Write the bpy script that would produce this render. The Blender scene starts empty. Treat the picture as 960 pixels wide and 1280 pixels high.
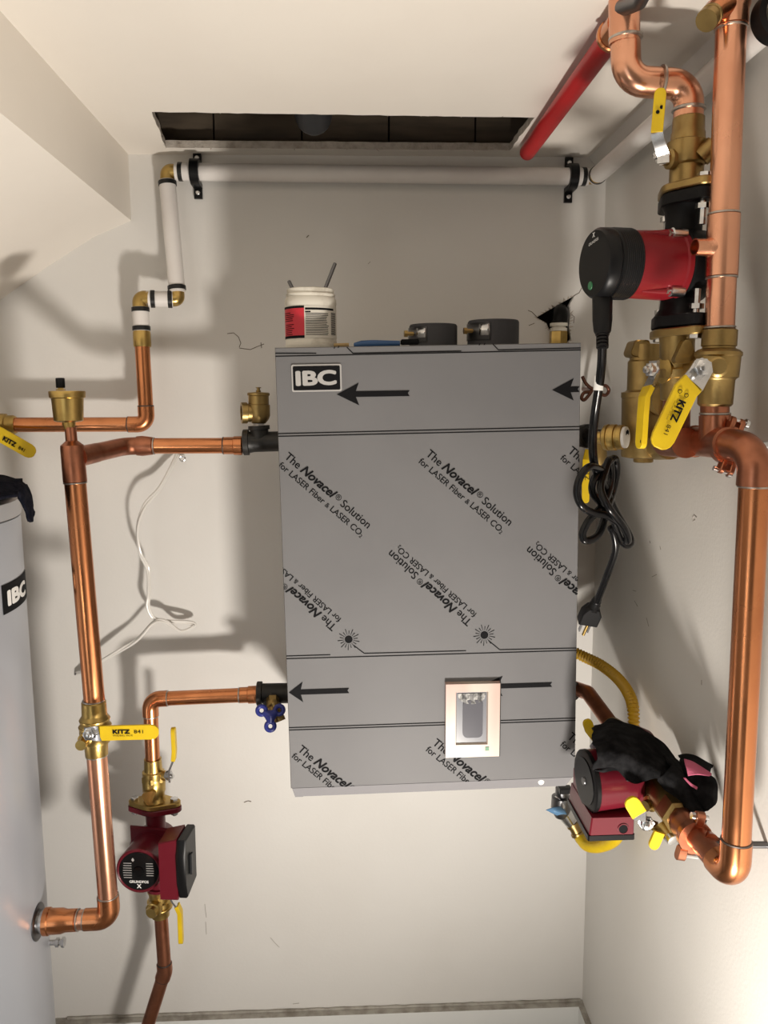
import bpy, bmesh, math, random
from mathutils import Vector as V, Matrix
from mathutils.geometry import tessellate_polygon
from mathutils import noise as mnoise
random.seed(7)
SC = bpy.context.scene
COL = SC.collection
PI = math.pi

# ------------------------------------------------------------------ camera
FPX = 1036.0
CAMP = V((0.0, -1.72, 1.70))
_pi, _ya, _ro = math.radians(7.971), math.radians(2.678), math.radians(-0.409)
fw = V((math.sin(_ya)*math.cos(_pi), math.cos(_ya)*math.cos(_pi), -math.sin(_pi)))
_rt = V((math.cos(_ya), -math.sin(_ya), 0)); _up = _rt.cross(fw)
rt = _rt*math.cos(_ro) + _up*math.sin(_ro)
up = -_rt*math.sin(_ro) + _up*math.cos(_ro)
cd = bpy.data.cameras.new('camera'); cam = bpy.data.objects.new('camera', cd); COL.objects.link(cam)
cd.sensor_width = 36; cd.sensor_fit = 'AUTO'; cd.lens = FPX/1280*36; cd.clip_start = 0.02
M = Matrix.Identity(4)
for i in range(3):
    M[i][0] = rt[i]; M[i][1] = up[i]; M[i][2] = -fw[i]; M[i][3] = CAMP[i]
cam.matrix_world = M
SC.camera = cam

# ------------------------------------------------------------------ world, lamps, exposure
SC.view_settings.view_transform = 'Standard'; SC.view_settings.look = 'None'
SC.view_settings.exposure = 0.0; SC.view_settings.gamma = 1.0; SC.view_settings.use_curve_mapping = False
wd = bpy.data.worlds.new('world'); SC.world = wd; wd.use_nodes = True
wd.node_tree.nodes['Background'].inputs[0].default_value = (1, .93, .85, 1)
wd.node_tree.nodes['Background'].inputs[1].default_value = 0.10

def lamp(name, kind, loc, energy, color, size, aim=None, sizey=None):
    l = bpy.data.lights.new(name, kind); o = bpy.data.objects.new(name, l); COL.objects.link(o)
    o.location = loc; l.energy = energy; l.color = color
    if kind == 'AREA':
        l.shape = 'DISK' if sizey is None else 'RECTANGLE'; l.size = size
        if sizey: l.size_y = sizey
    else:
        l.shadow_soft_size = size
    if aim is not None:
        o.rotation_euler = (V(aim)-V(loc)).to_track_quat('-Z', 'Y').to_euler()
    return o
# a work light standing on the floor in front of the boiler, below the frame
lamp('work_light', 'AREA', (0.22, -1.25, 0.60), 23.0, (1.0, .925, .84), 0.14, (-0.10, -0.80, 1.60))
# soft cool fill added behind the camera, aimed towards the right wall
lamp('cool_fill_light', 'AREA', (-1.05, -2.45, 1.10), 4.2, (.92, .98, 1.0), 0.8, (0.45, -0.6, 0.95), 1.7)
# warm fill added low behind the camera to brighten the ceiling
lamp('warm_ceiling_fill', 'AREA', (-0.75, -2.10, 0.95), 1.8, (1.0, .85, .68), 0.25, (-0.75, -1.9, 2.2))

# ------------------------------------------------------------------ pixel -> point of the room
def ray(px, py):
    return rt*((px-480)/FPX) - up*((py-640)/FPX) + fw
def P(px, py, y):
    d = ray(px, py); t = (y-CAMP.y)/d.y; return CAMP + d*t
def W(px, py, w): return P(px, py, -w)          # w: distance off the back wall
def PX(px, py, x):
    d = ray(px, py); t = (x-CAMP.x)/d.x; return CAMP + d*t
def PZ(px, py, z):
    d = ray(px, py); t = (z-CAMP.z)/d.z; return CAMP + d*t
def PPL(px, py, o, n):
    d = ray(px, py); t = (o-CAMP).dot(n)/d.dot(n); return CAMP + d*t

# ------------------------------------------------------------------ materials
def mat(name, col, rough=.5, metal=0., var=None, vscale=12., vlo=.4, vhi=.7, bump=0., bscale=60., spec=.5,
        coat=0., rvar=0., detail=4., stretch=None, trans=0.):
    m = bpy.data.materials.new(name); m.use_nodes = True
    nt = m.node_tree; b = nt.nodes['Principled BSDF']
    b.inputs['Base Color'].default_value = (*col, 1); b.inputs['Roughness'].default_value = rough
    b.inputs['Metallic'].default_value = metal; b.inputs['Specular IOR Level'].default_value = spec
    if coat: b.inputs['Coat Weight'].default_value = coat; b.inputs['Coat Roughness'].default_value = .08
    if trans: b.inputs['Transmission Weight'].default_value = trans
    tc = nt.nodes.new('ShaderNodeTexCoord'); src = tc.outputs['Object']
    if stretch:
        mp = nt.nodes.new('ShaderNodeMapping'); mp.inputs['Scale'].default_value = stretch
        nt.links.new(src, mp.inputs[0]); src = mp.outputs[0]
    if var is not None or rvar:
        n = nt.nodes.new('ShaderNodeTexNoise'); n.inputs['Scale'].default_value = vscale
        n.inputs['Detail'].default_value = detail; nt.links.new(src, n.inputs['Vector'])
        mr = nt.nodes.new('ShaderNodeMapRange'); mr.inputs[1].default_value = vlo; mr.inputs[2].default_value = vhi
        nt.links.new(n.outputs['Fac'], mr.inputs[0])
        if var is not None:
            mx = nt.nodes.new('ShaderNodeMix'); mx.data_type = 'RGBA'
            mx.inputs[6].default_value = (*col, 1); mx.inputs[7].default_value = (*var, 1)
            nt.links.new(mr.outputs[0], mx.inputs[0]); nt.links.new(mx.outputs[2], b.inputs['Base Color'])
        if rvar:
            r2 = nt.nodes.new('ShaderNodeMapRange'); r2.inputs[3].default_value = rough; r2.inputs[4].default_value = rough+rvar
            nt.links.new(mr.outputs[0], r2.inputs[0]); nt.links.new(r2.outputs[0], b.inputs['Roughness'])
    if bump:
        n2 = nt.nodes.new('ShaderNodeTexNoise'); n2.inputs['Scale'].default_value = bscale; n2.inputs['Detail'].default_value = 3
        nt.links.new(src, n2.inputs['Vector'])
        bp = nt.nodes.new('ShaderNodeBump'); bp.inputs['Strength'].default_value = bump; bp.inputs['Distance'].default_value = .002
        nt.links.new(n2.outputs['Fac'], bp.inputs['Height']); nt.links.new(bp.outputs[0], b.inputs['Normal'])
    return m

M_WALL = mat('wall_paint', (.70, .685, .655), .55, var=(.65, .63, .595), vscale=2.2, vlo=.45, vhi=.75, bump=.10, bscale=160)
M_WALLR = mat('wall_paint_right', (.70, .685, .65), .55, var=(.65, .63, .59), vscale=2.0, vlo=.45, vhi=.75, bump=.12, bscale=190)
M_CEIL = mat('ceiling_paint', (.80, .755, .685), .6, var=(.77, .72, .65), vscale=3, bump=.08, bscale=140)
M_SHELL = mat('room_paint', (.26, .245, .23), .8)
M_FLOOR = mat('concrete_floor', (.30, .29, .28), .8, var=(.22, .21, .20), vscale=9, bump=.2)
M_TRIM = mat('white_board', (.78, .79, .77), .5, bump=.06)
M_DUST = mat('dusty_ledge', (.40, .38, .34), .9, var=(.22, .20, .17), vscale=40)
M_GYPS = mat('gypsum_edge', (.52, .47, .41), .95, var=(.34, .29, .24), vscale=60, bump=.8, bscale=220)
M_DARKWOOD = mat('dark_joist_wood', (.105, .078, .052), .8, var=(.065, .048, .033), vscale=9, stretch=(1, 6, 6))
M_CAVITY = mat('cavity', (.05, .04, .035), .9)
M_COPPER = mat('copper', (.66, .265, .115), .20, 1., var=(.40, .150, .062), vscale=14, vlo=.42, vhi=.78, rvar=.18, stretch=(1, 1, .5))
M_COPPERB = mat('copper_bright', (.78, .40, .255), .24, 1., var=(.60, .27, .16), vscale=16, vlo=.42, vhi=.78, rvar=.15, stretch=(1, 1, .5))
M_COPPERD = mat('copper_tarnished', (.44, .175, .10), .28, 1., var=(.26, .105, .06), vscale=28, vlo=.38, vhi=.7, rvar=.2)
M_BRASS = mat('brass', (.52, .36, .12), .28, 1., var=(.34, .23, .075), vscale=22, rvar=.14, bump=.10, bscale=240)
M_BRASSD = mat('brass_dull', (.36, .25, .095), .38, .95, var=(.23, .155, .06), vscale=25, bump=.12, bscale=240)
M_SOLDER = mat('solder', (.50, .47, .43), .35, 1., var=(.30, .27, .24), vscale=90)
M_SOLDERD = mat('solder_dark', (.10, .08, .07), .5, .8)
M_STEEL = mat('zinc_steel', (.72, .72, .72), .22, 1., var=(.50, .50, .51), vscale=60)
M_DKSTEEL = mat('dark_steel', (.16, .16, .165), .35, 1.)
M_IRON = mat('black_iron', (.018, .017, .016), .45, .3, var=(.035, .03, .024), vscale=30, bump=.3, bscale=120)
M_CAST = mat('black_cast_volute', (.005, .005, .0055), .45, bump=.25, bscale=140, spec=.15)
M_PUMPR = mat('pump_red', (.20, .010, .015), .33, .0, bump=.06, bscale=200, spec=.25)
M_PUMPM = mat('pump_maroon', (.115, .008, .016), .28, .0, bump=.05, bscale=200, spec=.35)
M_BLACKP = mat('black_plastic', (.006, .006, .0065), .35, spec=.18)
M_DKGREY = mat('dark_grey_plastic', (.022, .023, .025), .38, spec=.22)
M_BLKRUB = mat('black_rubber', (.004, .004, .0045), .22, spec=.28)
M_BAND = mat('grey_rubber', (.055, .055, .06), .6, spec=.2)
M_YELLOW = mat('yellow_vinyl', (.66, .46, .012), .38, spec=.3, var=(.58, .39, .01), vscale=30)
M_HOSE = mat('yellow_hose', (.60, .36, .02), .45)
M_BLUE = mat('blue_enamel', (.02, .03, .22), .35)
M_BLUET = mat('blue_tag', (.10, .22, .38), .5)
M_MARKER = mat('blue_brush', (.02, .075, .20), .5)
M_WOODTIP = mat('wood_tip', (.35, .24, .10), .6)
M_PVC = mat('white_pipe', (.74, .71, .68), .35, var=(.69, .65, .62), vscale=10)
M_RING = mat('black_ring', (.02, .02, .02), .4, .5)
M_RED = mat('red_pipe', (.42, .008, .012), .38, spec=.25)
M_FILM = mat('grey_film', (.165, .164, .168), .5, var=(.152, .151, .155), vscale=5, spec=.12)
M_FILML = mat('grey_film_lip', (.34, .335, .35), .25, .35)
M_CAB = mat('cabinet_steel', (.45, .45, .45), .4, .5)
M_INK = mat('black_ink', (.008, .008, .009), .7, spec=.08)
M_INKG = mat('grey_ink', (.42, .41, .40), .5)
M_INKW = mat('white_ink', (.80, .80, .78), .5)
M_BEZEL = mat('display_bezel', (.52, .46, .39), .30, var=(.50, .34, .29), vscale=16, vlo=.38, vhi=.62, detail=1., stretch=(1.4, 1, .25), coat=.6)
M_SCREEN = mat('display_screen', (.095, .095, .11), .15, coat=.3)
M_SCREEN2 = mat('display_frame', (.13, .135, .155), .25)
M_SHINE = mat('display_foil', (.55, .55, .55), .15, .7, var=(.08, .08, .08), vscale=140)
M_GREEN = mat('green_mark', (.03, .17, .07), .4)
M_TUB = mat('tub_plastic', (.66, .63, .55), .5, var=(.38, .34, .27), vscale=34, vlo=.52, vhi=.75)
M_LBLR = mat('label_red', (.52, .014, .03), .5)
M_LBLW = mat('label_white', (.62, .59, .52), .55)
M_TANK = mat('tank_shell', (.38, .40, .44), .33, .25, var=(.34, .355, .39), vscale=3, stretch=(1, 1, .15))
M_TANKT = mat('tank_rim', (.40, .40, .41), .4, .2)
M_CLOTH = mat('black_cloth', (.006, .006, .0065), .95, spec=.05, var=(.018, .018, .019), vscale=60, bump=.4, bscale=300)
M_NAVY = mat('dark_cloth', (.005, .006, .011), .95, spec=.05, var=(.013, .013, .02), vscale=90, bump=.9, bscale=400)
M_PINK = mat('pink_cloth', (.42, .09, .16), .85, bump=.5, bscale=400)
M_WIRE = mat('white_wire', (.70, .68, .64), .25)
M_STRAP = mat('brown_strap', (.17, .07, .045), .4, .7)
M_CRACK = mat('crack', (.16, .13, .10), .9)
M_SCUFF = mat('scuff', (.34, .31, .28), .9)

# ------------------------------------------------------------------ mesh builder
def perp(a):
    a = a.normalized(); t = V((0, 0, 1)) if abs(a.z) < .9 else V((1, 0, 0))
    u = t.cross(a).normalized(); return u, a.cross(u).normalized()

class MB:
    def __init__(s): s.v = []; s.f = []
    def add(s, vs, fs):
        o = len(s.v); s.v += [V(p) for p in vs]; s.f += [tuple(i+o for i in f) for f in fs]; return s
    def sweep(s, path, r, seg=20, caps=True, closed=False):
        path = [V(p) for p in path]; n = len(path)
        rr = r if isinstance(r, (list, tuple)) else [r]*n
        tg = []
        for i in range(n):
            if closed: t = path[(i+1) % n]-path[i-1]
            else: t = path[min(i+1, n-1)]-path[max(i-1, 0)]
            tg.append(t.normalized())
        u, v = perp(tg[0]); vs = []
        for i in range(n):
            u = (u - tg[i]*u.dot(tg[i])).normalized(); v = tg[i].cross(u)
            for k in range(seg):
                a = 2*PI*k/seg; vs.append(path[i]+(u*math.cos(a)+v*math.sin(a))*rr[i])
        fs = []
        for i in range(n if closed else n-1):
            j = (i+1) % n
            for k in range(seg):
                k2 = (k+1) % seg
                fs.append((i*seg+k, i*seg+k2, j*seg+k2, j*seg+k))
        if caps and not closed:
            fs.append(tuple(range(seg))[::-1]); fs.append(tuple((n-1)*seg+k for k in range(seg)))
        return s.add(vs, fs)
    def lathe(s, p, a, prof, seg=24, phase=0., u=None, caps=True):
        a = V(a).normalized(); p = V(p)
        if u is None: u, v = perp(a)
        else: u = (V(u)-a*V(u).dot(a)).normalized(); v = a.cross(u)
        vs = []
        for t, r in prof:
            for k in range(seg):
                an = 2*PI*k/seg+phase; vs.append(p+a*t+(u*math.cos(an)+v*math.sin(an))*max(r, 1e-5))
        fs = []
        for i in range(len(prof)-1):
            for k in range(seg):
                k2 = (k+1) % seg; fs.append((i*seg+k, i*seg+k2, (i+1)*seg+k2, (i+1)*seg+k))
        if caps:
            fs.append(tuple(range(seg))[::-1]); fs.append(tuple((len(prof)-1)*seg+k for k in range(seg)))
        return s.add(vs, fs)
    def prism(s, poly, o, u, v, h, bev=0.):
        u = V(u); v = V(v); n = u.cross(v).normalized(); o = V(o); k = len(poly)
        if bev:
            c = (sum(p[0] for p in poly)/k, sum(p[1] for p in poly)/k)
            def ins(p):
                d = math.hypot(p[0]-c[0], p[1]-c[1]) or 1
                q = (d-bev)/d; return (c[0]+(p[0]-c[0])*q, c[1]+(p[1]-c[1])*q)
            ip = [ins(p) for p in poly]
            L = [(ip, 0), (poly, bev), (poly, h-bev), (ip, h)]
        else: L = [(poly, 0), (poly, h)]
        vs = [o+u*p[0]+v*p[1]+n*t for q, t in L for p in q]; fs = []
        for i in range(len(L)-1):
            for j in range(k):
                j2 = (j+1) % k; fs.append((i*k+j, i*k+j2, (i+1)*k+j2, (i+1)*k+j))
        fs.append(tuple(range(k))[::-1]); fs.append(tuple((len(L)-1)*k+j for j in range(k)))
        return s.add(vs, fs)
    def box(s, c, ux, uy, uz, sx, sy, sz, bev=0.):
        c = V(c); ux = V(ux).normalized(); uy = V(uy).normalized(); uz = ux.cross(uy).normalized()
        return s.prism([(-sx/2, -sy/2), (sx/2, -sy/2), (sx/2, sy/2), (-sx/2, sy/2)], c-uz*sz/2, ux, uy, sz, bev)
    def ribbon(s, path, wdir, hw, th, rnd=True):
        path = [V(p) for p in path]; n = len(path)
        hw = list(hw) if isinstance(hw, (list, tuple)) else [hw]*n
        if rnd:
            t = (path[-1]-path[-2]).normalized(); e = path[-1]; h = hw[-1]
            path = path[:-1]; hw = hw[:-1]
            for q in (0., .5, .8, .95):
                path.append(e-t*h*(1-q)); hw.append(h*math.sqrt(1-q*q))
            n = len(path)
        wdir = V(wdir).normalized(); vs = []
        for i in range(n):
            t = (path[min(i+1, n-1)]-path[max(i-1, 0)]).normalized()
            w = (wdir-t*wdir.dot(t)).normalized(); nn = t.cross(w)
            b = min(th*.35, hw[i]*.5)
            for a, c in ((-1, -1), (1, -1), (1, 1), (-1, 1)):
                vs.append(path[i]+w*a*(hw[i]-(0 if True else b))+nn*c*th/2)
        fs = [(i*4+k, i*4+(k+1) % 4, (i+1)*4+(k+1) % 4, (i+1)*4+k) for i in range(n-1) for k in range(4)]
        fs += [(3, 2, 1, 0), tuple((n-1)*4+k for k in range(4))]
        return s.add(vs, fs)
    def ball(s, c, r, seg=16, sq=(1, 1, 1)):
        vs = []; fs = []; R = seg//2
        for i in range(R+1):
            th = PI*i/R
            for k in range(seg):
                a = 2*PI*k/seg
                vs.append(V(c)+V((r*sq[0]*math.sin(th)*math.cos(a), r*sq[1]*math.sin(th)*math.sin(a), r*sq[2]*math.cos(th))))
        for i in range(R):
            for k in range(seg):
                k2 = (k+1) % seg; fs.append((i*seg+k, (i+1)*seg+k, (i+1)*seg+k2, i*seg+k2))
        return s.add(vs, fs)
    def torus(s, c, a, R, r, seg=28, rs=10):
        u, v = perp(V(a)); return s.sweep([V(c)+(u*math.cos(2*PI*k/seg)+v*math.sin(2*PI*k/seg))*R for k in range(seg)], r, rs, closed=True)
    def build(s, name, m, parent=None, sharp=38, loc=None, solid=0., bevel=0.):
        base = V((0, 0, 0))
        if parent is not None:
            q = parent
            while q is not None: base = base+q.location; q = q.parent
        if parent is None and loc is None:
            c = sum(s.v, V((0, 0, 0)))/max(1, len(s.v)); loc = V((c.x, c.y, min(p.z for p in s.v)))
        if parent is None: base = V(loc)
        me = bpy.data.meshes.new(name)
        me.from_pydata([tuple(p-base) for p in s.v], [], s.f)
        bm = bmesh.new(); bm.from_mesh(me); bmesh.ops.remove_doubles(bm, verts=bm.verts, dist=2e-6)
        bmesh.ops.recalc_face_normals(bm, faces=bm.faces); bm.to_mesh(me); bm.free()
        for p in me.polygons: p.use_smooth = True
        me.set_sharp_from_angle(angle=math.radians(sharp))
        me.materials.append(m)
        o = bpy.data.objects.new(name, me); COL.objects.link(o)
        if parent is not None: o.parent = parent
        else: o.location = base
        if solid:
            md = o.modifiers.new('thickness', 'SOLIDIFY'); md.thickness = solid; md.offset = 0
        if bevel:
            md = o.modifiers.new('bevel', 'BEVEL'); md.width = bevel; md.segments = 2; md.limit_method = 'ANGLE'
        return o

def thing(name, label, cat, loc, group=None):
    o = bpy.data.objects.new(name, None); COL.objects.link(o); o.location = loc; o.empty_display_size = .03
    o['label'] = label; o['category'] = cat
    if group: o['group'] = group
    return o
def tag(o, label, cat, group=None):
    o['label'] = label; o['category'] = cat
    if group: o['group'] = group
    return o
def structure(o): o['kind'] = 'structure'; return o

def crom(pts, n=8, closed=False):
    pts = [V(p) for p in pts]; out = []; N = len(pts)
    for i in range(N if closed else N-1):
        g = (lambda j: pts[j % N]) if closed else (lambda j: pts[max(0, min(N-1, j))])
        a, b, c, d = g(i-1), g(i), g(i+1), g(i+2)
        for k in range(n):
            t = k/n
            out.append(.5*((2*b)+(c-a)*t+(2*a-5*b+4*c-d)*t*t+(3*b-a-3*c+d)*t**3))
    if not closed: out.append(pts[-1])
    return out
def arc(a, b, c, R, n=8):
    """Rounded corner at b: points from the tangent point on a-b to the one on b-c."""
    d1 = (a-b).normalized(); d2 = (c-b).normalized(); ang = d1.angle(d2)
    if ang > PI-.02: return [b]
    t = min(R/math.tan(ang/2), (a-b).length*.49, (c-b).length*.49); R = t*math.tan(ang/2)
    ctr = b+(d1+d2).normalized()*(R/math.sin(ang/2)); p, q = b+d1*t-ctr, b+d2*t-ctr
    out = []
    for k in range(n+1):
        w = k/n; A = p.angle(q); out.append(ctr+(p*math.sin((1-w)*A)+q*math.sin(w*A))/math.sin(A))
    return out
def hull(circles, n=20):
    pts = [(x+r*math.cos(2*PI*k/n), y+r*math.sin(2*PI*k/n)) for x, y, r in circles for k in range(n)]
    pts = sorted(set((round(a, 7), round(b, 7)) for a, b in pts)); lo = []; hi = []
    cr = lambda o, a, b: (a[0]-o[0])*(b[1]-o[1])-(a[1]-o[1])*(b[0]-o[0])
    for p in pts:
        while len(lo) > 1 and cr(lo[-2], lo[-1], p) <= 0: lo.pop()
        lo.append(p)
    for p in reversed(pts):
        while len(hi) > 1 and cr(hi[-2], hi[-1], p) <= 0: hi.pop()
        hi.append(p)
    return lo[:-1]+hi[:-1]
def rrect(w, h, r, n=5):
    return hull([(sx*(w/2-r), sy*(h/2-r), r) for sx in (-1, 1) for sy in (-1, 1)], 4*n)

def joint(root, p, a, r, m=None, w=.0016):
    a = V(a).normalized()
    return MB().lathe(V(p)-a*w, a, [(0, r), (w*.5, r+w*.9), (w*1.5, r+w*.9), (2*w, r)], 24).build('solder_joint', m or M_SOLDER, root)

def run(root, pts, r, R=.020, m=None, me=None, ext=.016, sm=None, k=1.11, rings=True, pname='pipe'):
    """Straight pipes with a soldered elbow at each corner."""
    pts = [V(p) for p in pts]; m = m or M_COPPER; me = me or m; prev = pts[0]
    for i in range(1, len(pts)-1):
        A = arc(pts[i-1], pts[i], pts[i+1], R)
        d1 = (pts[i-1]-pts[i]).normalized(); d2 = (pts[i+1]-pts[i]).normalized()
        e = [A[0]+d1*ext]+A+[A[-1]+d2*ext]
        MB().sweep(e, r*k, 24).build('elbow', me, root)
        if rings:
            joint(root, e[0]+d1*.001, d1, r, sm); joint(root, e[-1]+d2*.001, d2, r, sm)
        MB().sweep([prev, A[0]+d1*ext*.4], r, 24).build(pname, m, root)
        prev = A[-1]+d2*ext*.4
    MB().sweep([prev, pts[-1]], r, 24).build(pname, m, root)

# ------------------------------------------------------------------ lettering
_cache = {}
def glyphs(txt, bold=0., shear=0.):
    key = (txt, bold, shear)
    if key not in _cache:
        c = bpy.data.curves.new('text', 'FONT'); c.body = txt; c.size = 1; c.offset = bold; c.shear = shear; c.resolution_u = 4
        o = bpy.data.objects.new('text', c); COL.objects.link(o); bpy.context.view_layer.update()
        me = bpy.data.meshes.new_from_object(o.evaluated_get(bpy.context.evaluated_depsgraph_get()))
        vs = [(p.co.x, p.co.y) for p in me.vertices]; fs = [tuple(p.vertices) for p in me.polygons]
        bpy.data.objects.remove(o); bpy.data.meshes.remove(me); bpy.data.curves.remove(c)
        _cache[key] = (vs, fs)
    return _cache[key]
def fatten(vs, fs, w):
    VS, FS = [], []
    for i, (dx, dy) in enumerate([(0, 0)]+[(w*math.cos(PI*k/4), w*math.sin(PI*k/4)) for k in range(8)]):
        VS += [(p[0]+dx, p[1]+dy, i) for p in vs]; FS += [tuple(q+i*len(vs) for q in f) for f in fs]
    return VS, FS
def rich(segs, gap=.27):
    """segs: (text, bold, shear, scale, dy, space_after) -> flat verts, faces, width"""
    VS, FS, x = [], [], 0.
    for t, b, sh, sc, dy, g in segs:
        vs, fs = glyphs(t, b if b < .012 else 0., sh)
        if not vs: continue
        if b >= .012: vs, fs = fatten(vs, fs, b*1.5)
        x0 = min(p[0] for p in vs); x1 = max(p[0] for p in vs); o = len(VS)
        VS += [((p[0]-x0)*sc+x, p[1]*sc+dy, p[2] if len(p) > 2 else 0) for p in vs]; FS += [tuple(i+o for i in f) for f in fs]
        x += (x1-x0)*sc+g
    return VS, FS, max(p[0] for p in VS)
def lettering(root, segs, A, B, n, m=None, name='lettering', hscale=1., lift=.0006, clip=None, fat=0.):
    """Lay text so that its baseline runs from point A to point B on a surface with normal n."""
    if isinstance(segs, str): segs = [(segs, 0., 0., 1., 0., 0.)]
    vs, fs, w = rich(segs)
    if fat: vs, fs = fatten(vs, fs, fat)
    A = V(A); B = V(B); n = V(n).normalized()
    u = (B-A); L = u.length; u.normalize(); v = n.cross(u).normalized(); k = L/w
    mb = MB().add([A+u*p[0]*k+v*p[1]*k*hscale+n*(lift+p[2]*4e-5) for p in vs], fs)
    if clip:
        bm = bmesh.new(); q = [bm.verts.new(p) for p in mb.v]
        for f in mb.f:
            try: bm.faces.new([q[i] for i in f])
            except ValueError: pass
        for co, no in clip:
            bmesh.ops.bisect_plane(bm, geom=bm.verts[:]+bm.edges[:]+bm.faces[:], plane_co=co, plane_no=no, clear_outer=True)
        bm.verts.index_update(); mb = MB(); mb.v = [x.co.copy() for x in bm.verts]; mb.f = [tuple(x.index for x in f.verts) for f in bm.faces]; bm.free()
        if not mb.f: return None
    return mb.build(name, m or M_INK, root)

# ================================================================== THE ROOM
CZ = (P(300, 193, 0).z+P(700, 197, 0).z)/2            # ceiling height
XR1 = P(757.5, 218, 0).x; XR0 = P(728, 1245, 0).x     # right wall, top and bottom of the corner
ZT, ZB = P(757, 218, 0).z, P(728, 1245, 0).z
def xr(z): return XR0+(XR1-XR0)*(z-ZB)/(ZT-ZB)
XL, YF = -1.35, -2.75
def quad(name, pts, m, kind=True):
    o = MB().add(pts, [(0, 1, 2, 3)]).build(name, m)
    return structure(o)
# back wall with the broken hole above the boiler
hole_px = [(670.5, 397), (682, 390), (699, 380.5), (718, 369.5), (711, 382), (713, 394), (711, 407), (713.5, 424), (702, 433), (690, 430), (692, 416), (686, 411), (683, 404)]
hole = [P(x, y, 0) for x, y in hole_px]
outer = [V((XL, 0, 0)), V((xr(0)+.001, 0, 0)), V((xr(CZ)+.001, 0, CZ)), V((XL, 0, CZ))]
allp = outer+hole
tri = tessellate_polygon([outer, hole])
mb = MB().add(allp, [tuple(t) for t in tri])
nh = len(hole)
mb.add(hole+[p+V((0, .013, 0)) for p in hole], [(i, (i+1) % nh, nh+(i+1) % nh, nh+i) for i in range(nh)])
wall_back = structure(mb.build('wall_back', M_WALL, sharp=30))
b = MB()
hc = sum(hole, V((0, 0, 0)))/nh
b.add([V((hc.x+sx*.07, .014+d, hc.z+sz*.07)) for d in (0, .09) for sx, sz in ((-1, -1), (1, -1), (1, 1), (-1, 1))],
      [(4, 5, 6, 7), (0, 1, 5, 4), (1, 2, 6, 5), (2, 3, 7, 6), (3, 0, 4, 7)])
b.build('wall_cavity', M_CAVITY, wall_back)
# torn paper rim and fine cracks of the broken plaster
rim = MB()
for i in range(nh):
    a, c = hole[i], hole[(i+1) % nh]
    for k in range(4):
        p = a.lerp(c, k/4); q = p+(p-hc).normalized()*random.uniform(.003, .010)
        rim.add([p+V((0, -.0005, 0)), a.lerp(c, (k+.8)/4)+V((0, -.0005, 0)), q+V((random.uniform(-.003, .003), -random.uniform(.001, .004), 0))], [(0, 1, 2)])
rim = rim.build('torn_paper', M_GYPS, wall_back); rim['kind'] = 'stuff'
def crack(pts, r=.0007, nm='crack', m=None):
    MB().sweep([P(x, y, -.0003) for x, y in pts], r, 5).build(nm, m or M_CRACK, wall_back)
crack([(284, 417), (292, 416), (298, 421), (301, 429), (299, 434)])
crack([(299, 435), (313, 437), (322, 433), (330, 430)]); crack([(326, 428), (327, 435)])
crack([(717, 370), (724, 366), (727, 360)]); crack([(672, 397), (665, 390), (660, 388)]); crack([(668, 404), (661, 407)])
crack([(713, 392), (718, 396), (717, 404)]); crack([(305, 1003), (310, 1001), (314, 1002)], .001)
crack([(383, 297), (386, 294)], .001)
# scuffs
for q in ([(256, 1130), (257, 1140), (258, 1147)], [(257, 1152), (258, 1168)], [(338, 1172), (343, 1178), (349, 1184)], [(366, 1255), (374, 1254)], [(460, 330), (463, 327)]): crack(q, .0006, 'scuff', M_SCUFF)
# right wall
structure(MB().add([(xr(0), 0, 0), (xr(0), YF, 0), (xr(CZ), YF, CZ), (xr(CZ), 0, CZ)], [(0, 1, 2, 3)]).build('wall_right', M_WALLR))
wright = bpy.data.objects['wall_right']
for q in ([(866, 647), (868, 644), (871, 647)], [(866, 652), (869, 650)], [(791, 738), (795, 739)], [(808, 772), (811, 783)], [(812, 676), (813, 679)], [(815, 721), (821, 718)], [(877, 850), (877, 856)], [(793, 751), (797, 758)], [(825, 683), (826, 687)]):
    MB().sweep([PX(x, y, xr(PX(x, y, .52).z)-.0002) for x, y in q], .0006, 5).build('scuff', M_SCUFF, wright)
quad('wall_left', [(XL, 0, 0), (XL, YF, 0), (XL, YF, CZ), (XL, 0, CZ)], M_SHELL)
quad('wall_front', [(XL, YF, 0), (xr(0), YF, 0), (xr(CZ), YF, CZ), (XL, YF, CZ)], M_SHELL)
quad('floor', [(XL, 0, 0), (xr(0), 0, 0), (xr(0), YF, 0), (XL, YF, 0)], M_FLOOR)
# ceiling with the cut slot
slot_px = [(190, 140), (668, 147), (637, 188), (207, 184.5)]
sc_ = [PZ(x, y, CZ) for x, y in slot_px]
edge = []
for i in range(4):
    a, c = sc_[i], sc_[(i+1) % 4]; n = 46 if i in (0, 2) else 9
    for k in range(n):
        p = a.lerp(c, k/n); j = .0022*(mnoise.noise(p*60)+.8*mnoise.noise(p*190))
        nrm = V((c.y-a.y, a.x-c.x, 0)).normalized()
        edge.append(p+nrm*j*(1 if k else 0))
co = [V((XL, 0, CZ)), V((xr(CZ), 0, CZ)), V((xr(CZ), YF, CZ)), V((XL, YF, CZ))]
tri = tessellate_polygon([co, edge])
ceiling = structure(MB().add(co+edge, [tuple(t) for t in tri]).build('ceiling', M_CEIL))
ne = len(edge)
rm = MB(); lo = edge; mid = []; hi = []
for p in edge:
    q = p+V((.0016*mnoise.noise(p*260), .0016*mnoise.noise(p*230+V((3, 1, 2))), .007)); mid.append(q); hi.append(p+V((0, .001*mnoise.noise(p*300), .0135)))
rm.add(lo+mid+hi, [(r*ne+i, r*ne+(i+1) % ne, (r+1)*ne+(i+1) % ne, (r+1)*ne+i) for r in range(2) for i in range(ne)])
rm.build('cut_edge', M_GYPS, ceiling, sharp=20)
fuzz = MB()
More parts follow.
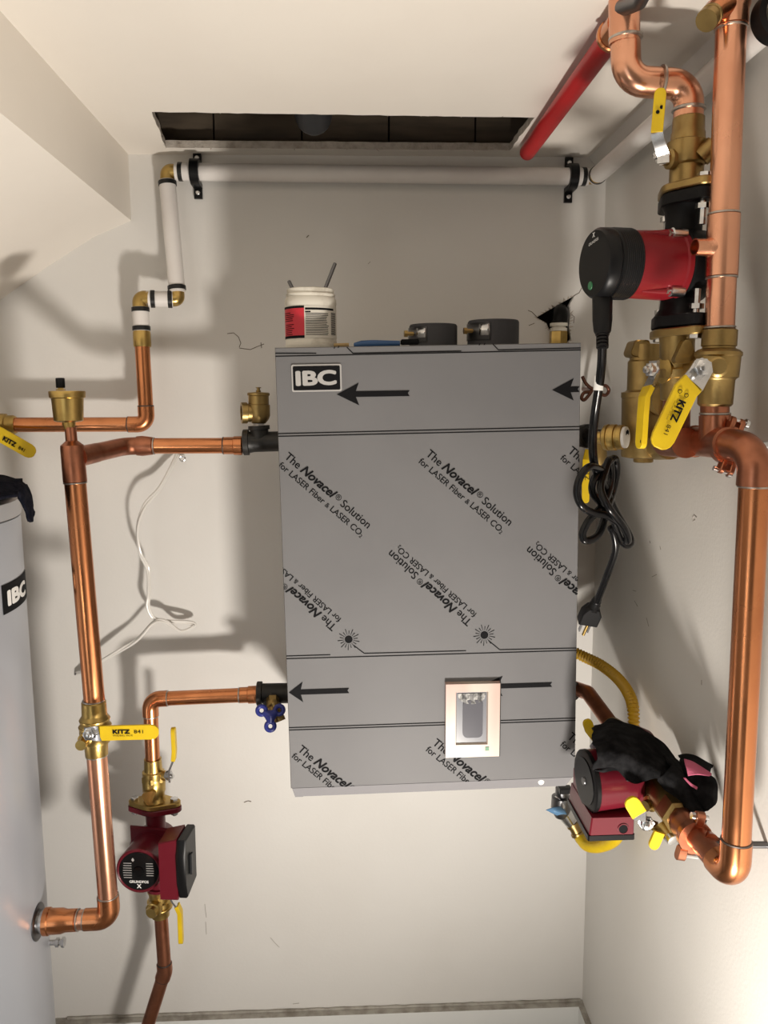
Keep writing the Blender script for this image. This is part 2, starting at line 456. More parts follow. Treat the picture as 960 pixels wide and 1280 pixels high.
for p in edge:
    if random.random() < .45:
        d = V((random.uniform(-1, 1), random.uniform(-1, 1), random.uniform(-.4, 1))).normalized()*random.uniform(.003, .008)
        t = V((.0012, .0004, 0)); fuzz.add([p-t, p+t, p+d], [(0, 1, 2)])
fz = fuzz.build('torn_paper', M_GYPS, ceiling); fz['kind'] = 'stuff'
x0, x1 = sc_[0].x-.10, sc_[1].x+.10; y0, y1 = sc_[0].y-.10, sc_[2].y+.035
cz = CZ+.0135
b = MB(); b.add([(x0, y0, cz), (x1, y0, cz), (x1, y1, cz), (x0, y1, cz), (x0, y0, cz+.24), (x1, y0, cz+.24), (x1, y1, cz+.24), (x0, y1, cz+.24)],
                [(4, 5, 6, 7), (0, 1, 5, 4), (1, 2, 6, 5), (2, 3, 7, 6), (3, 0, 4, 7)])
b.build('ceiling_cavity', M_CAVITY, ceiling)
bw = (x1-x0)/5
for i in range(5):                                          # boards at the back of the cavity
    MB().box((x0+bw*(i+.5), y1-.010, cz+.12), (1, 0, 0), (0, 0, 1), (0, 1, 0), bw-.003, .236, .014, .001).build('joist_board', M_DARKWOOD, ceiling)
dp = PZ(391, 137, CZ+.035)
MB().sweep([dp+V((0, -.10, .02)), dp+V((0, .03, 0))], .034, 24).ball(dp+V((0, .03, 0)), .034, 20).build('hidden_duct', M_DKGREY, ceiling)
# stair bulkhead, upper left: a vertical cheek and a sloping underside
XS = P(162, 230, 0).x; ZS = P(161, 276, 0).z
sl = [P(161, 276, 0), P(118, 296, 0), P(60, 333, 0), P(0, 375, 0)]
d = sl[3]-sl[2]; far = sl[3]+d*((XL-sl[3].x)/d.x)
prof = [V((XS, 0, CZ))]+[V((XS, 0, ZS))]+[V((p.x, 0, p.z)) for p in sl[1:]]+[V((XL, 0, far.z)), V((XL, 0, CZ))]
n = len(prof)
structure(MB().add(prof+[p+V((0, YF, 0)) for p in prof], [(i, (i+1) % n, n+(i+1) % n, n+i) for i in range(n)]+[tuple(range(n)), tuple(range(n, 2*n))]).build('trim_1', M_CEIL, sharp=25))
# corner chase along the right wall, under the ceiling
xa = P(736, 197, 0).x; zb = P(757, 224, 0).z
pr = [V((xa, 0, CZ)), V((xr(zb), 0, zb)), V((xr(CZ), 0, CZ))]
structure(MB().add(pr+[p+V((0, YF, 0)) for p in pr], [(0, 1, 2), (3, 4, 5), (0, 1, 4, 3), (1, 2, 5, 4), (2, 0, 3, 5)]).build('trim_2', M_WALLR))
# baseboards
za, zc = P(85, 1273, 0).z, P(725, 1250.5, 0).z; xa_, xc_ = P(85, 1273, 0).x, P(725, 1250.5, 0).x
def zbase(x): return za+(zc-za)*(x-xa_)/(xc_-xa_)
T = .020
bb = MB().add([(XL, -T, 0), (xr(0), -T, 0), (xr(.4), -T, zbase(xr(.4))), (XL, -T, zbase(XL))], [(0, 1, 2, 3)])
bo = structure(bb.build('baseboard_back', M_TRIM))
MB().add([(XL, -T, zbase(XL)), (xr(.4), -T, zbase(xr(.4))), (xr(.4), 0, zbase(xr(.4))+.002), (XL, 0, zbase(XL)+.002)], [(0, 1, 2, 3)]).build('ledge', M_DUST, bo)
gx = [xa_+(xc_-xa_)*i/60 for i in range(61)]
gr = MB().sweep([V((x, -.003-.002*mnoise.noise(V((x*30, 0, 0))), zbase(x)+.003)) for x in gx], [.0035+.0022*mnoise.noise(V((x*45, 2, 0))) for x in gx], 6)
gr.build('grout_line', M_DUST, bo)
zr = zbase(xr(.4)); xw = xr(zr)
bo2 = structure(MB().add([(xw-.014, 0, 0), (xw-.014, YF, 0), (xw-.014, YF, zr), (xw-.014, 0, zr)], [(0, 1, 2, 3)]).build('baseboard_right', M_TRIM))
MB().add([(xw-.014, 0, zr), (xw-.014, YF, zr), (xw+.002, YF, zr), (xw+.002, 0, zr)], [(0, 1, 2, 3)]).build('ledge', M_DUST, bo2)

# ================================================================== BOILER
BW = .37
c4 = [W(343, 435, BW), W(727, 428, BW), W(718, 972, BW), W(364, 985.5, BW)]
bc = sum(c4, V((0, 0, 0)))/4
bu = ((c4[1]-c4[0])+(c4[2]-c4[3])); bu = V((bu.x, 0, bu.z)).normalized()
bn = V((0, -1, 0)); bv = bn.cross(bu).normalized()
if bv.z < 0: bv = -bv
bwid = ((c4[1]-c4[0]).dot(bu)+(c4[2]-c4[3]).dot(bu))/2
bhei = ((c4[0]-c4[3]).dot(bv)+(c4[1]-c4[2]).dot(bv))/2
def F(px, py): return PPL(px, py, bc, bn)
boiler = thing('wall_boiler', 'tall grey film-wrapped boiler cabinet hung on the back wall', 'boiler', V((bc.x, -.17, bc.z-bhei/2)))
D = BW-.012
MB().box(bc-bn*(D/2+.006), bu, bv, bn, bwid-.012, bhei-.012, D-.012, .004).build('cabinet', M_CAB, boiler)
MB().box(bc-bn*.010, bu, bv, bn, bwid, bhei, .020, .0015).build('front_cover', M_FILM, boiler)
# folded lip along the bottom of the cover
pl = [bc-bu*(bwid/2-.002)-bv*bhei/2, bc+bu*(bwid/2-.004)-bv*bhei/2]
l2 = [bc-bu*(bwid/2-.006)-bv*(bhei/2+.019)-bn*.008, bc+bu*(bwid/2-.014)-bv*(bhei/2+.019)-bn*.008]
MB().add([pl[0]-bn*.0005, pl[1]-bn*.0005, l2[1], l2[0], pl[0]-bn*.02, pl[1]-bn*.02, l2[1]-bn*.012, l2[0]-bn*.012],
         [(0, 1, 2, 3), (4, 5, 6, 7), (0, 1, 5, 4), (3, 2, 6, 7), (0, 3, 7, 4), (1, 2, 6, 5)]).build('bottom_lip', M_FILML, boiler)
s_ = bc+bu*(bwid*.385)-bv*(bhei/2+.0105)
MB().lathe(PPL(677, 978.5, s_, bn)-bn*.006, bn, [(0, .0055), (.003, .0055), (.0042, .004)], 16).build('lip_screw', M_INKW, boiler)
MB().box(PPL(374, 992, bc-bn*.02, bn), bu, bv, bn, .014, .008, .01, .001).build('lip_bracket', M_DKSTEEL, boiler)
clip = [(bc-bu*bwid/2, -bu), (bc+bu*bwid/2, bu), (bc-bv*bhei/2, -bv), (bc+bv*bhei/2, bv)]
def r6(x, y): return F(340+x/2.4, 540+y/2.4)
def rT(x, y): return F(340+x/2.4, 420+y/2.4)
LINE1 = [('The', .008, 0, 1., 0, .26), ('Novacel', .017, .30, 1.10, 0, .06), ('®', 0, 0, .72, .2, .26), ('Solution', .008, 0, 1., 0, 0)]
LINE2 = [('for LASER Fiber', .007, 0, 1., 0, .3), ('&', 0, 0, .8, 0, .3), ('LASER CO', .007, 0, 1., 0, .05), ('2', 0, 0, .6, -.12, 0)]
def pr_block(a1, b1, a2, b2):
    lettering(boiler, LINE1, a1, b1, bn, name='film_print', clip=clip)
    lettering(boiler, LINE2, a2, b2, bn, name='film_print', clip=clip)
U1, U2 = (250, 213), (249, 214)
for (x, y), (x2, y2) in (((36, 77), (18, 102)), ((460, 69), (438, 91)), ((886, 60), (863, 81))):
    pr_block(r6(x, y), r6(x+U1[0], y+U1[1]), r6(x2, y2), r6(x2+U2[0], y2+U2[1]))
for dx, dy in ((0, 0), (-406, 15), (414, -11)):
    pr_block(r6(601+dx, 567+dy), r6(359+dx, 354+dy), r6(615+dx, 545+dy), r6(381+dx, 340+dy))
for (x, y), (x2, y2) in (((374.5, 938), (366, 946)), ((543, 930), (533.5, 938)), ((711.5, 922), (701.5, 931.5))):
    k = .412
    pr_block(F(x-3, y), F(x-3+256*k, y+205*k), F(x2-2, y2), F(x2-2+254*k, y2+206*k))
def stroke(pts, wd=.0016, name='film_line'):
    mb = MB()
    for a, c in zip(pts[:-1], pts[1:]):
        t = (c-a).normalized(); s = bn.cross(t)*wd/2; mb.add([a-s+bn*.0006, c-s+bn*.0006, c+s+bn*.0006, a+s+bn*.0006], [(0, 1, 2, 3)])
    return mb.build(name, M_INK, boiler)
def onE(a, c):                # extend a full-width line to the cover's edges
    t = c-a; ka = ((bc-bu*(bwid/2-.0003))-a).dot(bu)/t.dot(bu); kb = ((bc+bu*(bwid/2-.0003))-a).dot(bu)/t.dot(bu)
    return [a+t*ka, a+t*kb]
def edgeL(a, c): return [onE(a, c)[0], c]
def edgeR(a, c): return [a, onE(a, c)[1]]
stroke(onE(rT(8, 61), rT(928, 42))); stroke(edgeL(rT(8, 52), rT(133, 52)))
stroke([rT(224, 33), rT(243, 52), rT(568, 45)]); stroke([rT(662, 24), rT(679, 42)]+[edgeR(rT(679, 42), rT(928, 36))[1]])
for x, y in ((186, 38), (198, 36), (621, 28), (636, 27)): stroke([rT(x, y), rT(x+3, y-6)])
stroke(onE(rT(20, 293), rT(920, 272))); stroke(onE(rT(20, 301), rT(920, 281)))
stroke(onE(r6(47, 680), r6(910, 655))); stroke(edgeL(r6(45, 672), r6(175, 668)))
stroke([r6(245, 640), r6(277, 664), r6(582, 656)]); stroke([r6(650, 626), r6(683, 653)]+[edgeR(r6(683, 653), r6(910, 648))[1]])
stroke(onE(F(362.5, 909.5), F(717, 897.5))); stroke(onE(F(362.5, 912.5), F(717, 900.5)))
for x, y in ((230, 622), (637, 609)):                      # printed laser bursts
    c = r6(x, y); R = (r6(x+33, y)-c).length; mb = MB()
    mb.lathe(c+bn*.0003, bn, [(0, R*.36), (.0003, R*.34)], 20)
    for k in range(18):
        a = 2*PI*(k+.3)/18; dd = bu*math.cos(a)+bv*math.sin(a); s = bn.cross(dd)*R*.028
        ri, ro = R*.42, R*(1. if k % 2 else .82)
        mb.add([c+dd*ri-s*.5+bn*.0006, c+dd*ro-s*1.3+bn*.0006, c+dd*ro+s*1.3+bn*.0006, c+dd*ri+s*.5+bn*.0006], [(0, 1, 2, 3)])
    mb.build('film_burst', M_INK, boiler)
def arrow(tip, tail, hl, hh, th, cut=False):
    t = (tail-tip).normalized(); s = bn.cross(t); L = (tail-tip).length
    pts = [tip, tip+t*hl*1.08-s*hh, tip+t*hl*.93-s*th, tail-s*th, tail-t*.003, tail+s*th, tip+t*hl*.93+s*th, tip+t*hl*1.08+s*hh]
    pts = [p+bn*.0007 for p in pts]
    MB().add(pts, [(0, 1, 2), (0, 2, 6), (0, 6, 7), (2, 3, 4), (2, 4, 6), (4, 5, 6)]).build('film_arrow', M_INK, boiler)
arrow(F(421, 493), F(512, 491.5), .033, .018, .0046)
arrow(F(690, 487.5), F(724.3, 486.5), .033, .018, .0046)
arrow(F(361, 865.5), F(436.5, 863), .022, .018, .0046)
arrow(F(596, 858.5), F(690, 855.5), .041, .018, .0042)
# maker's plate
pc = (F(364.5, 456)+F(427, 489))/2; pw = (F(427, 472)-F(364.5, 472)).length; ph = (F(395, 455)-F(395, 489)).length
bd = MB().prism(rrect(pw, ph, .003), pc, bu, bv, .0022).build('badge', M_INKG, boiler)
MB().prism(rrect(pw-.005, ph-.005, .002), pc+bn*.0018, bu, bv, .0012).build('badge_field', M_INK, bd)
lettering(bd, 'IBC', F(371.5, 481.5), F(419.5, 480), bn, M_INKG, lift=.0034, hscale=.70, fat=.045)
# display
dc = (F(555, 852)+F(624, 943))/2; dw = (F(623, 896)-F(555, 898)).length; dh = (F(588, 851.5)-F(589, 943.5)).length
du = (F(622, 852)-F(554, 853.5)).normalized(); dv = bn.cross(du); dv = dv if dv.z > 0 else -dv
sc0 = (F(568.5, 863)+F(608.5, 927))/2; sw = (F(608.5, 895)-F(568.5, 895)).length; sh_ = (F(588, 862)-F(588, 927.5)).length
ox, oy = (sc0-dc).dot(du), (sc0-dc).dot(dv)
disp = MB()
outp = [(-dw/2, -dh/2), (dw/2, -dh/2), (dw/2, dh/2), (-dw/2, dh/2)]
inn = [(ox-sw/2, oy-sh_/2), (ox+sw/2, oy-sh_/2), (ox+sw/2, oy+sh_/2), (ox-sw/2, oy+sh_/2)]
H = .011
pt = lambda q, h: dc+du*q[0]+dv*q[1]+bn*h
vs = [pt(q, 0) for q in outp]+[pt((q[0]*.985, q[1]*.985), H) for q in outp]+[pt(q, H) for q in inn]+[pt((ox+(q[0]-ox)*.93, oy+(q[1]-oy)*.95), H-.005) for q in inn]
fs = [(i, (i+1) % 4, 4+(i+1) % 4, 4+i) for i in range(4)]+[(4+i, 4+(i+1) % 4, 8+(i+1) % 4, 8+i) for i in range(4)]+[(8+i, 8+(i+1) % 4, 12+(i+1) % 4, 12+i) for i in range(4)]
bez = disp.add(vs, fs).build('display_bezel', M_BEZEL, boiler)
MB().prism(rrect(dw+.002, dh+.002, .002), dc+du*.0012-dv*.0016, du, dv, .004).build('bezel_shadow', M_BLACKP, bez)  # black plate standing in for the bezel's shadow, below and to the right
MB().box(pt((ox, oy), H-.0062), du, dv, bn, sw*.96, sh_*.96, .003).build('display_frame', M_SCREEN2, bez)
MB().prism(rrect(sw*.62, sh_*.72, sw*.16), pt((ox+sw*.04, oy-sh_*.02), H-.0045), du, dv, .0018, .0005).build('screen', M_SCREEN, bez)
foil = MB()
for i in range(7):
    a = -.44+.88*i/7; c = a+.125; q = lambda t: .36-.10*(1-(t/.45)**2)
    foil.add([pt((ox+sw*a, oy+sh_*.46), H-.0035), pt((ox+sw*c, oy+sh_*.46), H-.0035), pt((ox+sw*c*.9, oy+sh_*q(c)), H-.003+.001*(i % 2)), pt((ox+sw*a*.9, oy+sh_*q(a)), H-.003+.001*((i+1) % 2))], [(0, 1, 2, 3)])
foil.build('peeling_film', M_SHINE, bez, sharp=10)
gp = F(607.5, 932.5); MB().box(gp+bn*(H+.0002), du, dv, bn, .0065, .0065, .0016).build('green_mark', M_GREEN, bez)

BTZ = (bc+bv*bhei/2)
def btop(px, w):               # boiler top height at a given x
    p = W(px, 430, w); k = (p-BTZ).dot(bu); q = BTZ+bu*k; return V((p.x, -w, q.z))
# ---- tub with brushes
tc_ = btop(388.5, .29); tc_.x = W(388.5, 400, .29).x
pxm = FPX/(1.72-.29); tr = 31.5/pxm; th = W(388, 362, .29).z-tc_.z
tub = thing('tub', 'small stained white tub with red and white label standing on the boiler', 'tub', tc_)
k = th/.095
MB().lathe(tc_, (0, 0, 1), [(0, tr*.95), (.004, tr), (.012*k, tr), (.013*k, tr*.985), (.069*k, tr*.985), (.071*k, tr), (.078*k, tr*.99), (.082*k, tr*.93), (.086*k, tr*.95),
      (.088*k, tr*.90), (.094*k, tr*.91), (.095*k, tr*.89), (.0945*k, tr*.86), (.05*k, tr*.86), (.01, tr*.8)], 40).build('tub_body', M_TUB, tub)
def sector(a0, a1, z0, z1, r, n=16):
    vs = []
    for i in range(n+1):
        a = a0+(a1-a0)*i/n
        for z in (z0, z1): vs.append(tc_+V((r*math.sin(a), -r*math.cos(a), z)))
    return MB().add(vs, [(2*i, 2*i+2, 2*i+3, 2*i+1) for i in range(n)])
R_ = math.radians
sector(R_(-100), R_(-12), .0165*k, .066*k, tr*.993, 26).build('label_red', M_LBLR, tub)
sector(R_(-12), R_(100), .0165*k, .066*k, tr*.993, 26).build('label_white', M_LBLW, tub)
ink = MB()
def bar(a0, a1, z, h): 
    q = sector(R_(a0), R_(a1), z*k, (z+h)*k, tr*.999, 26); ink.add(q.v, q.f)
bar(-100, -12, .0165, .004); bar(-100, -12, .0625, .0035); bar(-10, 62, .0595, .0032); bar(-10, 2, .0555, .0022)
for i in range(13): bar(-9, random.uniform(38, 46), .0535-i*.0027, .0011)
for i in range(16): bar(52, 72, .055-i*.0022, .0012)
for i in range(5): bar(-75, random.uniform(-48, -34), .055-i*.003, .0012)
for i in range(6): bar(-70, random.uniform(-45, -34), .037-i*.003, .0011)
ink.build('label_print', M_INK, tub)
for (px, py, qx, qy, m, lab, dw_) in ((368, 366, 361, 351.5, M_DKSTEEL, 'short metal rod tilting out of the tub at its left side', .0), (402, 372, 419, 329, M_DKSTEEL, 'longer metal rod leaning right out of the tub', .0)):
    a, c = W(px, py, .29), W(qx, qy, .275); t = (c-a).normalized(); a2 = a-t*.045
    tag(MB().sweep([a2, c-t*.001], .0032, 12).lathe(c-t*.001, t, [(0, .0032), (.001, .0024)], 12).build('metal_rod', m), lab, 'rod', 'metal rods in the tub')
# ---- blue brush lying on the boiler top
a = btop(425, .335)+V((0, 0, .0045)); c = btop(503, .335)+V((0, 0, .0055))
bl = thing('paint_brush', 'blue-handled thin brush lying flat on top of the boiler', 'brush', (a+c)/2-V((0, 0, .005)))
t = (c-a).normalized(); L = (c-a).length
MB().lathe(a+t*L*.22, t, [(0, .003), (L*.12, .0065), (L*.3, .007), (L*.74, .0045)], 14).build('handle', M_MARKER, bl)
MB().lathe(a-t*.01, t, [(0, .003), (L*.24, .0032)], 12).build('tip', M_WOODTIP, bl)
MB().box(c+t*.012+V((0, 0, .002)), t, (0, 1, 0), (0, 0, 1), .03, .012, .009, .002).build('bristles', M_INK, bl)
# ---- two rubber flue couplings
def coupling(px0, px1, pyt, w, pxs, label):
    pm = FPX/(1.72-w); px = (px0+px1)/2; b0 = btop(px, w); b0.x = W(px, 415, w).x; r = (px1-px0)/2/pm; h = W(px, pyt, w).z-b0.z
    q = thing('flue_coupling', label, 'coupling', b0, 'rubber flue couplings on the boiler top')
    MB().lathe(b0, (0, 0, 1), [(0, r), (h-.003, r), (h, r-.002), (h, r-.007), (.002, r-.007)], 40).build('rubber_sleeve', M_BAND, q)
    aL = -math.radians(100); aR = math.asin(max(-1, min(1, ((pxs-px)/pm)/r)))
    vs = []; n = 16
    for i in range(n+1):
        a_ = aL+(aR-aL)*i/n
        for z, rr in ((h*.30, r+.0012), (h-.006, r+.0012)): vs.append(b0+V((rr*math.sin(a_), -rr*math.cos(a_), z)))
    MB().add(vs, [(2*i, 2*i+2, 2*i+3, 2*i+1) for i in range(n)]).build('clamp_band', M_DKSTEEL, q, solid=.001)
    vs = []
    for i in range(5):
        a_ = aR-math.radians(24)+math.radians(22)*i/4
        for z in (h*.45, h-.009): vs.append(b0+V(((r+.003)*math.sin(a_), -(r+.003)*math.cos(a_), z)))
    MB().add(vs, [(2*i, 2*i+2, 2*i+3, 2*i+1) for i in range(4)]).build('clamp_tab', M_STEEL, q, solid=.001)
    s0 = b0+V((-r-.002, -.018, h*.62))
    MB().lathe(s0+V((-.009, -.006, 0)), (1, .1, 0), [(0, .0062), (.006, .0062), (.006, .004), (.03, .004)], 6).build('clamp_screw', M_BRASSD, q)
coupling(512, 571, 406, .20, 531, 'grey rubber flue coupling on the boiler, the left one beside the brush')
coupling(585, 648, 401, .20, 608, 'grey rubber flue coupling on the boiler, the right one near the wall hole')
# ---- black pipe in the broken hole
pp = thing('drain_stub', 'black elbow fitting poking through the broken hole in the wall', 'pipe', P(700, 425, -.01))
e0, e1, e2 = P(700, 390, .05), P(701, 390, -.012), P(698, 417, -.014)
MB().sweep([e0]+arc(e0, e1, e2, .022)+[P(699, 405, -.014)], .0165, 20).build('elbow', M_BLACKP, pp)
MB().lathe(P(698.5, 404, -.014), (0, 0, -1), [(0, .018), (.006, .018), (.006, .014), (.010, .014), (.010, .017), (.016, .017)], 20).build('white_collar', M_TUB, pp)
MB().lathe(P(698, 413, -.014), (0, 0, -1), [(0, .016), (.004, .0185), (.03, .0185)], 6).build('brass_nut', M_BRASS, pp)

# ================================================================== WHITE PIPE on the back wall
r_w = .0163
wr = thing('white_pipe_run', 'white plastic pipe along the back wall below the ceiling, stepping down left', 'pipe', P(480, 217, -.03))
wt = .034
A0, A1 = W(209, 214.5, wt), W(741, 221, wt)
MB().sweep([W(219, 214.6, wt), W(735, 220.8, wt)], r_w, 24).build('pipe', M_PVC, wr)
B0, B1 = W(209, 226, wt), W(221.5, 366, .058)
MB().sweep([B0, B1], r_w*.97, 24).build('pipe', M_PVC, wr)
C0, C1 = W(216, 374, .062), W(183, 373.5, .07)
MB().sweep([C0, C1], r_w*.93, 24).build('pipe', M_PVC, wr)
D0, D1 = W(175.5, 384, .072), W(177, 414, .074)
MB().sweep([D0, D1], r_w*.95, 24).build('pipe', M_PVC, wr)
def ring(p, a, r): MB().lathe(V(p)-V(a).normalized()*.0042, a, [(0, r), (.0006, r+.0012), (.0078, r+.0012), (.0084, r)], 24).build('crimp_ring', M_RING, wr)
ax = A1-A0; bx = B1-B0
ring(W(225.5, 214.6, wt), ax, r_w); ring(W(729.5, 220.8, wt), ax, r_w)
ring(W(209.3, 229.5, wt), bx, r_w); ring(W(221, 360, .057), bx, r_w)
ring(W(212.5, 374, .063), C1-C0, r_w*.95); ring(W(191, 373.7, .069), C1-C0, r_w*.95)
ring(W(175.6, 387, .072), D1-D0, r_w*.97); ring(W(176.8, 410.5, .074), D1-D0, r_w*.97)
def elb(a, b_, c, r, root=wr, m=M_BRASS, R=.012, nm='elbow'):
    A = arc(a, b_, c, R); MB().sweep([a]+A+[c], r, 20).build(nm, m, root)
elb(W(220, 214.6, wt), W(209.5, 214, wt), W(209.2, 227, wt), .0138)
elb(W(221.3, 363, .058), W(222, 374, .06), W(214, 374, .062), .0138)
elb(W(186, 373.6, .07), W(175.3, 373, .071), W(175.6, 386, .072), .0150)
elb(W(734, 221, wt), W(746, 221.3, wt), W(747, 219.5, .075), .0138)
MB().lathe(W(177, 414, .074), D1-D0, [(0, .0158), (.003, .0168), (.026, .0168), (.030, .0160)], 24).build('adapter', M_BRASS, wr)
# white pipe along the right wall
w2 = thing('white_pipe_run', 'white plastic pipe under the ceiling along the right wall', 'pipe', W(840, 130, .4))
za_ = W(749, 217, .075); xx = za_.x; zz = za_.z
endy = -1.28
MB().sweep([(xx, -.055, zz), (xx, endy, zz)], r_w, 24).build('pipe', M_PVC, w2)
MB().lathe((xx, -.062, zz), (0, -1, 0), [(0, r_w), (.001, r_w+.0013), (.008, r_w+.0013), (.009, r_w)], 24).build('crimp_ring', M_RING, w2)
# pipe clamps
def clamp(p, ax_, wall, label, s=1., m=M_BLACKP, r=r_w):
    """A saddle clamp: p pipe centre, ax_ pipe axis, wall direction towards the wall."""
    ax_ = V(ax_).normalized(); wall = V(wall).normalized(); t = ax_.cross(wall).normalized()
    if t.z < 0: t = -t
    q = thing('pipe_clamp', label, 'clamp', p-V((0, 0, .03)), 'black saddle clamps on the white pipes')
    pts = []; R = (r+.004)*s
    for i in range(25):
        a_ = PI*i/24; pts.append(p+t*R*math.cos(a_)-wall*(R*math.sin(a_)))
    dd = (wt-.004)
    pts = [p+t*R+wall*dd]+pts+[p-t*R+wall*dd]
    MB().ribbon(pts, ax_, .0085*s, .008, rnd=False).build('saddle', m, q)
    for s2 in (1, -1):
        MB().box(p+t*s2*(R+.010)+wall*(dd-.001), ax_, t, wall, .016, .026, .008, .001).build('foot', m, q)
        MB().lathe(p+t*s2*(R+.012)+wall*(dd-.005), -wall, [(0, .0045), (.002, .0045), (.0032, .003)], 14).build('screw', M_STEEL, q)
    return q
clamp(W(244, 214.9, wt), ax, (0, 1, 0), 'black saddle clamp on the white pipe near its left brass elbow')
clamp(W(715.5, 220.5, wt), ax, (0, 1, 0), 'black saddle clamp on the white pipe near the right corner')
d_ = 1036*xx/(950-430); 
clamp(V((xx, -1.72+d_-.01, zz)), (0, 1, 0), (1, 0, 0), 'black saddle clamp at the top right corner behind the upright copper pipe', 1.25)

# ================================================================== LEFT COPPER
RC = .0142
lc = thing('copper_pipe_run', 'thin copper pipe below the white pipe, bending left behind the brass air vent', 'pipe', W(184, 530, .075))
run(lc, [W(177.5, 428, .074), W(183.5, 530.5, .076), W(14, 531, .078)], RC, .018, M_COPPERD if False else M_COPPER, sm=M_SOLDERD)
def lever(root, path, wdir, hw, th, grip_from, nutp, nax, thick_grip=.0042, nutr=.009, grip=M_YELLOW):
    """Steel lever with a vinyl grip from path index grip_from on, and a nut on the stem."""
    MB().ribbon(path[:grip_from+1], wdir, hw if not isinstance(hw, list) else hw[:grip_from+1], th, rnd=False).build('lever', M_STEEL, root)
    g = MB().ribbon(path[grip_from:], wdir, (hw if not isinstance(hw, list) else hw[grip_from:]), thick_grip).build('grip', grip, root, bevel=.0008)
    nax = V(nax).normalized()
    MB().lathe(nutp, nax, [(0, nutr*1.25), (.0015, nutr*1.25), (.0016, nutr), (.0085, nutr), (.0095, nutr*.8)], 6).lathe(nutp, nax, [(0, nutr*.5), (.014, nutr*.5), (.0145, nutr*.35)], 12).build('nut', M_STEEL, root)
    return g
e_ = W(-52, 531.5, .079); MB().sweep([e_, V((XL, e_.y, e_.z))], RC, 20).build('pipe', M_COPPER, lc)
v1 = thing('ball_valve', 'brass ball valve with yellow lever at the left frame edge', 'valve', W(-10, 545, .078))
MB().lathe(W(20, 531, .078), (-1, 0, 0), [(0, .0162), (.004, .0185), (.016, .0185), (.018, .0215), (.034, .0225), (.05, .027), (.08, .027), (.09, .02), (.12, .018)], 24).build('valve_body', M_BRASS, v1)
hp = [W(-24, 532, .125), W(-12, 537, .125), W(0, 543, .125), W(44, 568, .125)]
wd_ = (W(10, 540, .125)-W(0, 556, .125))
lever(v1, hp, wd_, .0135, .003, 1, W(-20, 531, .118), (0, -1, 0))
lettering(v1, [('KITZ', .03, 0, 1, 0, .5), ('841', .01, 0, .8, 0, 0)], W(3, 550, .128), W(30, 565, .128), (0, -1, 0), lift=.001)

# air vent
ro = W(88, 540, .33)
av = thing('air_vent', 'round brass air vent with black cap atop the left copper riser', 'air vent', W(86, 533, .33))
pm = FPX/1.39
p0 = W(86.5, 536, .33); u0 = V((0, 0, 1))
def hz(py): return W(86, py, .33).z-p0.z
MB().lathe(p0, u0, [(0, .0085), (hz(532), .0085), (hz(532), .0105), (hz(528), .0105), (hz(527), .020), (hz(525.5), .0232), (hz(498), .0252), (hz(497), .0282), (hz(490), .0288), (hz(488.8), .028), (hz(488.5), .020), (hz(488.4), .002)], 36).build('float_chamber', M_BRASS, av)
cp = W(76, 488, .34)
MB().lathe(cp, u0, [(0, .0075), (.002, .0075), (.002, .0045), (.006, .0045)], 6).build('cap_seat', M_BRASS, av)
MB().lathe(cp+u0*.004, u0, [(0, .0065), (.001, .0072), (.015, .0072), (.016, .006)], 18).build('black_cap', M_BLACKP, av)
# riser
ri = thing('copper_riser', 'wide upright copper pipe at left with tee and branch to the boiler', 'pipe', W(118, 880, .33))
a0, a1 = W(88.5, 540, .33), W(118.5, 882, .33); ad = (a1-a0).normalized(); RB = .0176
def ra(py): return (W(93, py, .33).z-a0.z)/ad.z
MB().lathe(a0, ad, [(ra(534), .0092), (ra(551), .0094), (ra(556.5), .0182), (ra(560), .0188), (ra(602), .0192), (ra(602.5), .0178)], 32).build('tee', M_COPPERD, ri)
joint(ri, a0+ad*ra(603.5), ad, .0178)
MB().sweep([a0+ad*ra(600), a1], RB, 32).build('pipe', M_COPPER, ri)
# branch: angles back to the wall and on to the boiler
br0 = W(98, 571, .325); br1 = W(157, 557.5, .205); br2 = W(303, 557, .205)
bd0 = (br1-br0).normalized(); bd1 = (br2-br1).normalized()
MB().sweep([br0, br0+bd0*.05], [RB*.98, RB*.93], 28).build('branch_neck', M_COPPERD, ri)
MB().sweep([br0+bd0*.02]+arc(br0, br1, br2, .03)+[br1+bd1*.024], RC*1.12, 28).build('elbow', M_COPPERD, ri)
MB().lathe(br1+bd1*.020, bd1, [(0, RC*1.22), (.010, RC*1.28), (.028, RC*1.12), (.029, RC)], 28).build('coupling', M_COPPERD, ri)
joint(ri, br1+bd1*.051, bd1, RC); MB().sweep([br1+bd1*.03, br2], RC, 28).build('pipe', M_COPPER, ri)
e = br2-bd1*.034; MB().lathe(e, bd1, [(0, RC*1.1), (.018, RC*1.1), (.019, RC*1.2), (.033, RC*1.22), (.034, RC)], 28).build('adapter', M_COPPER, ri)
joint(ri, e, bd1, RC*1.02, M_SOLDERD)

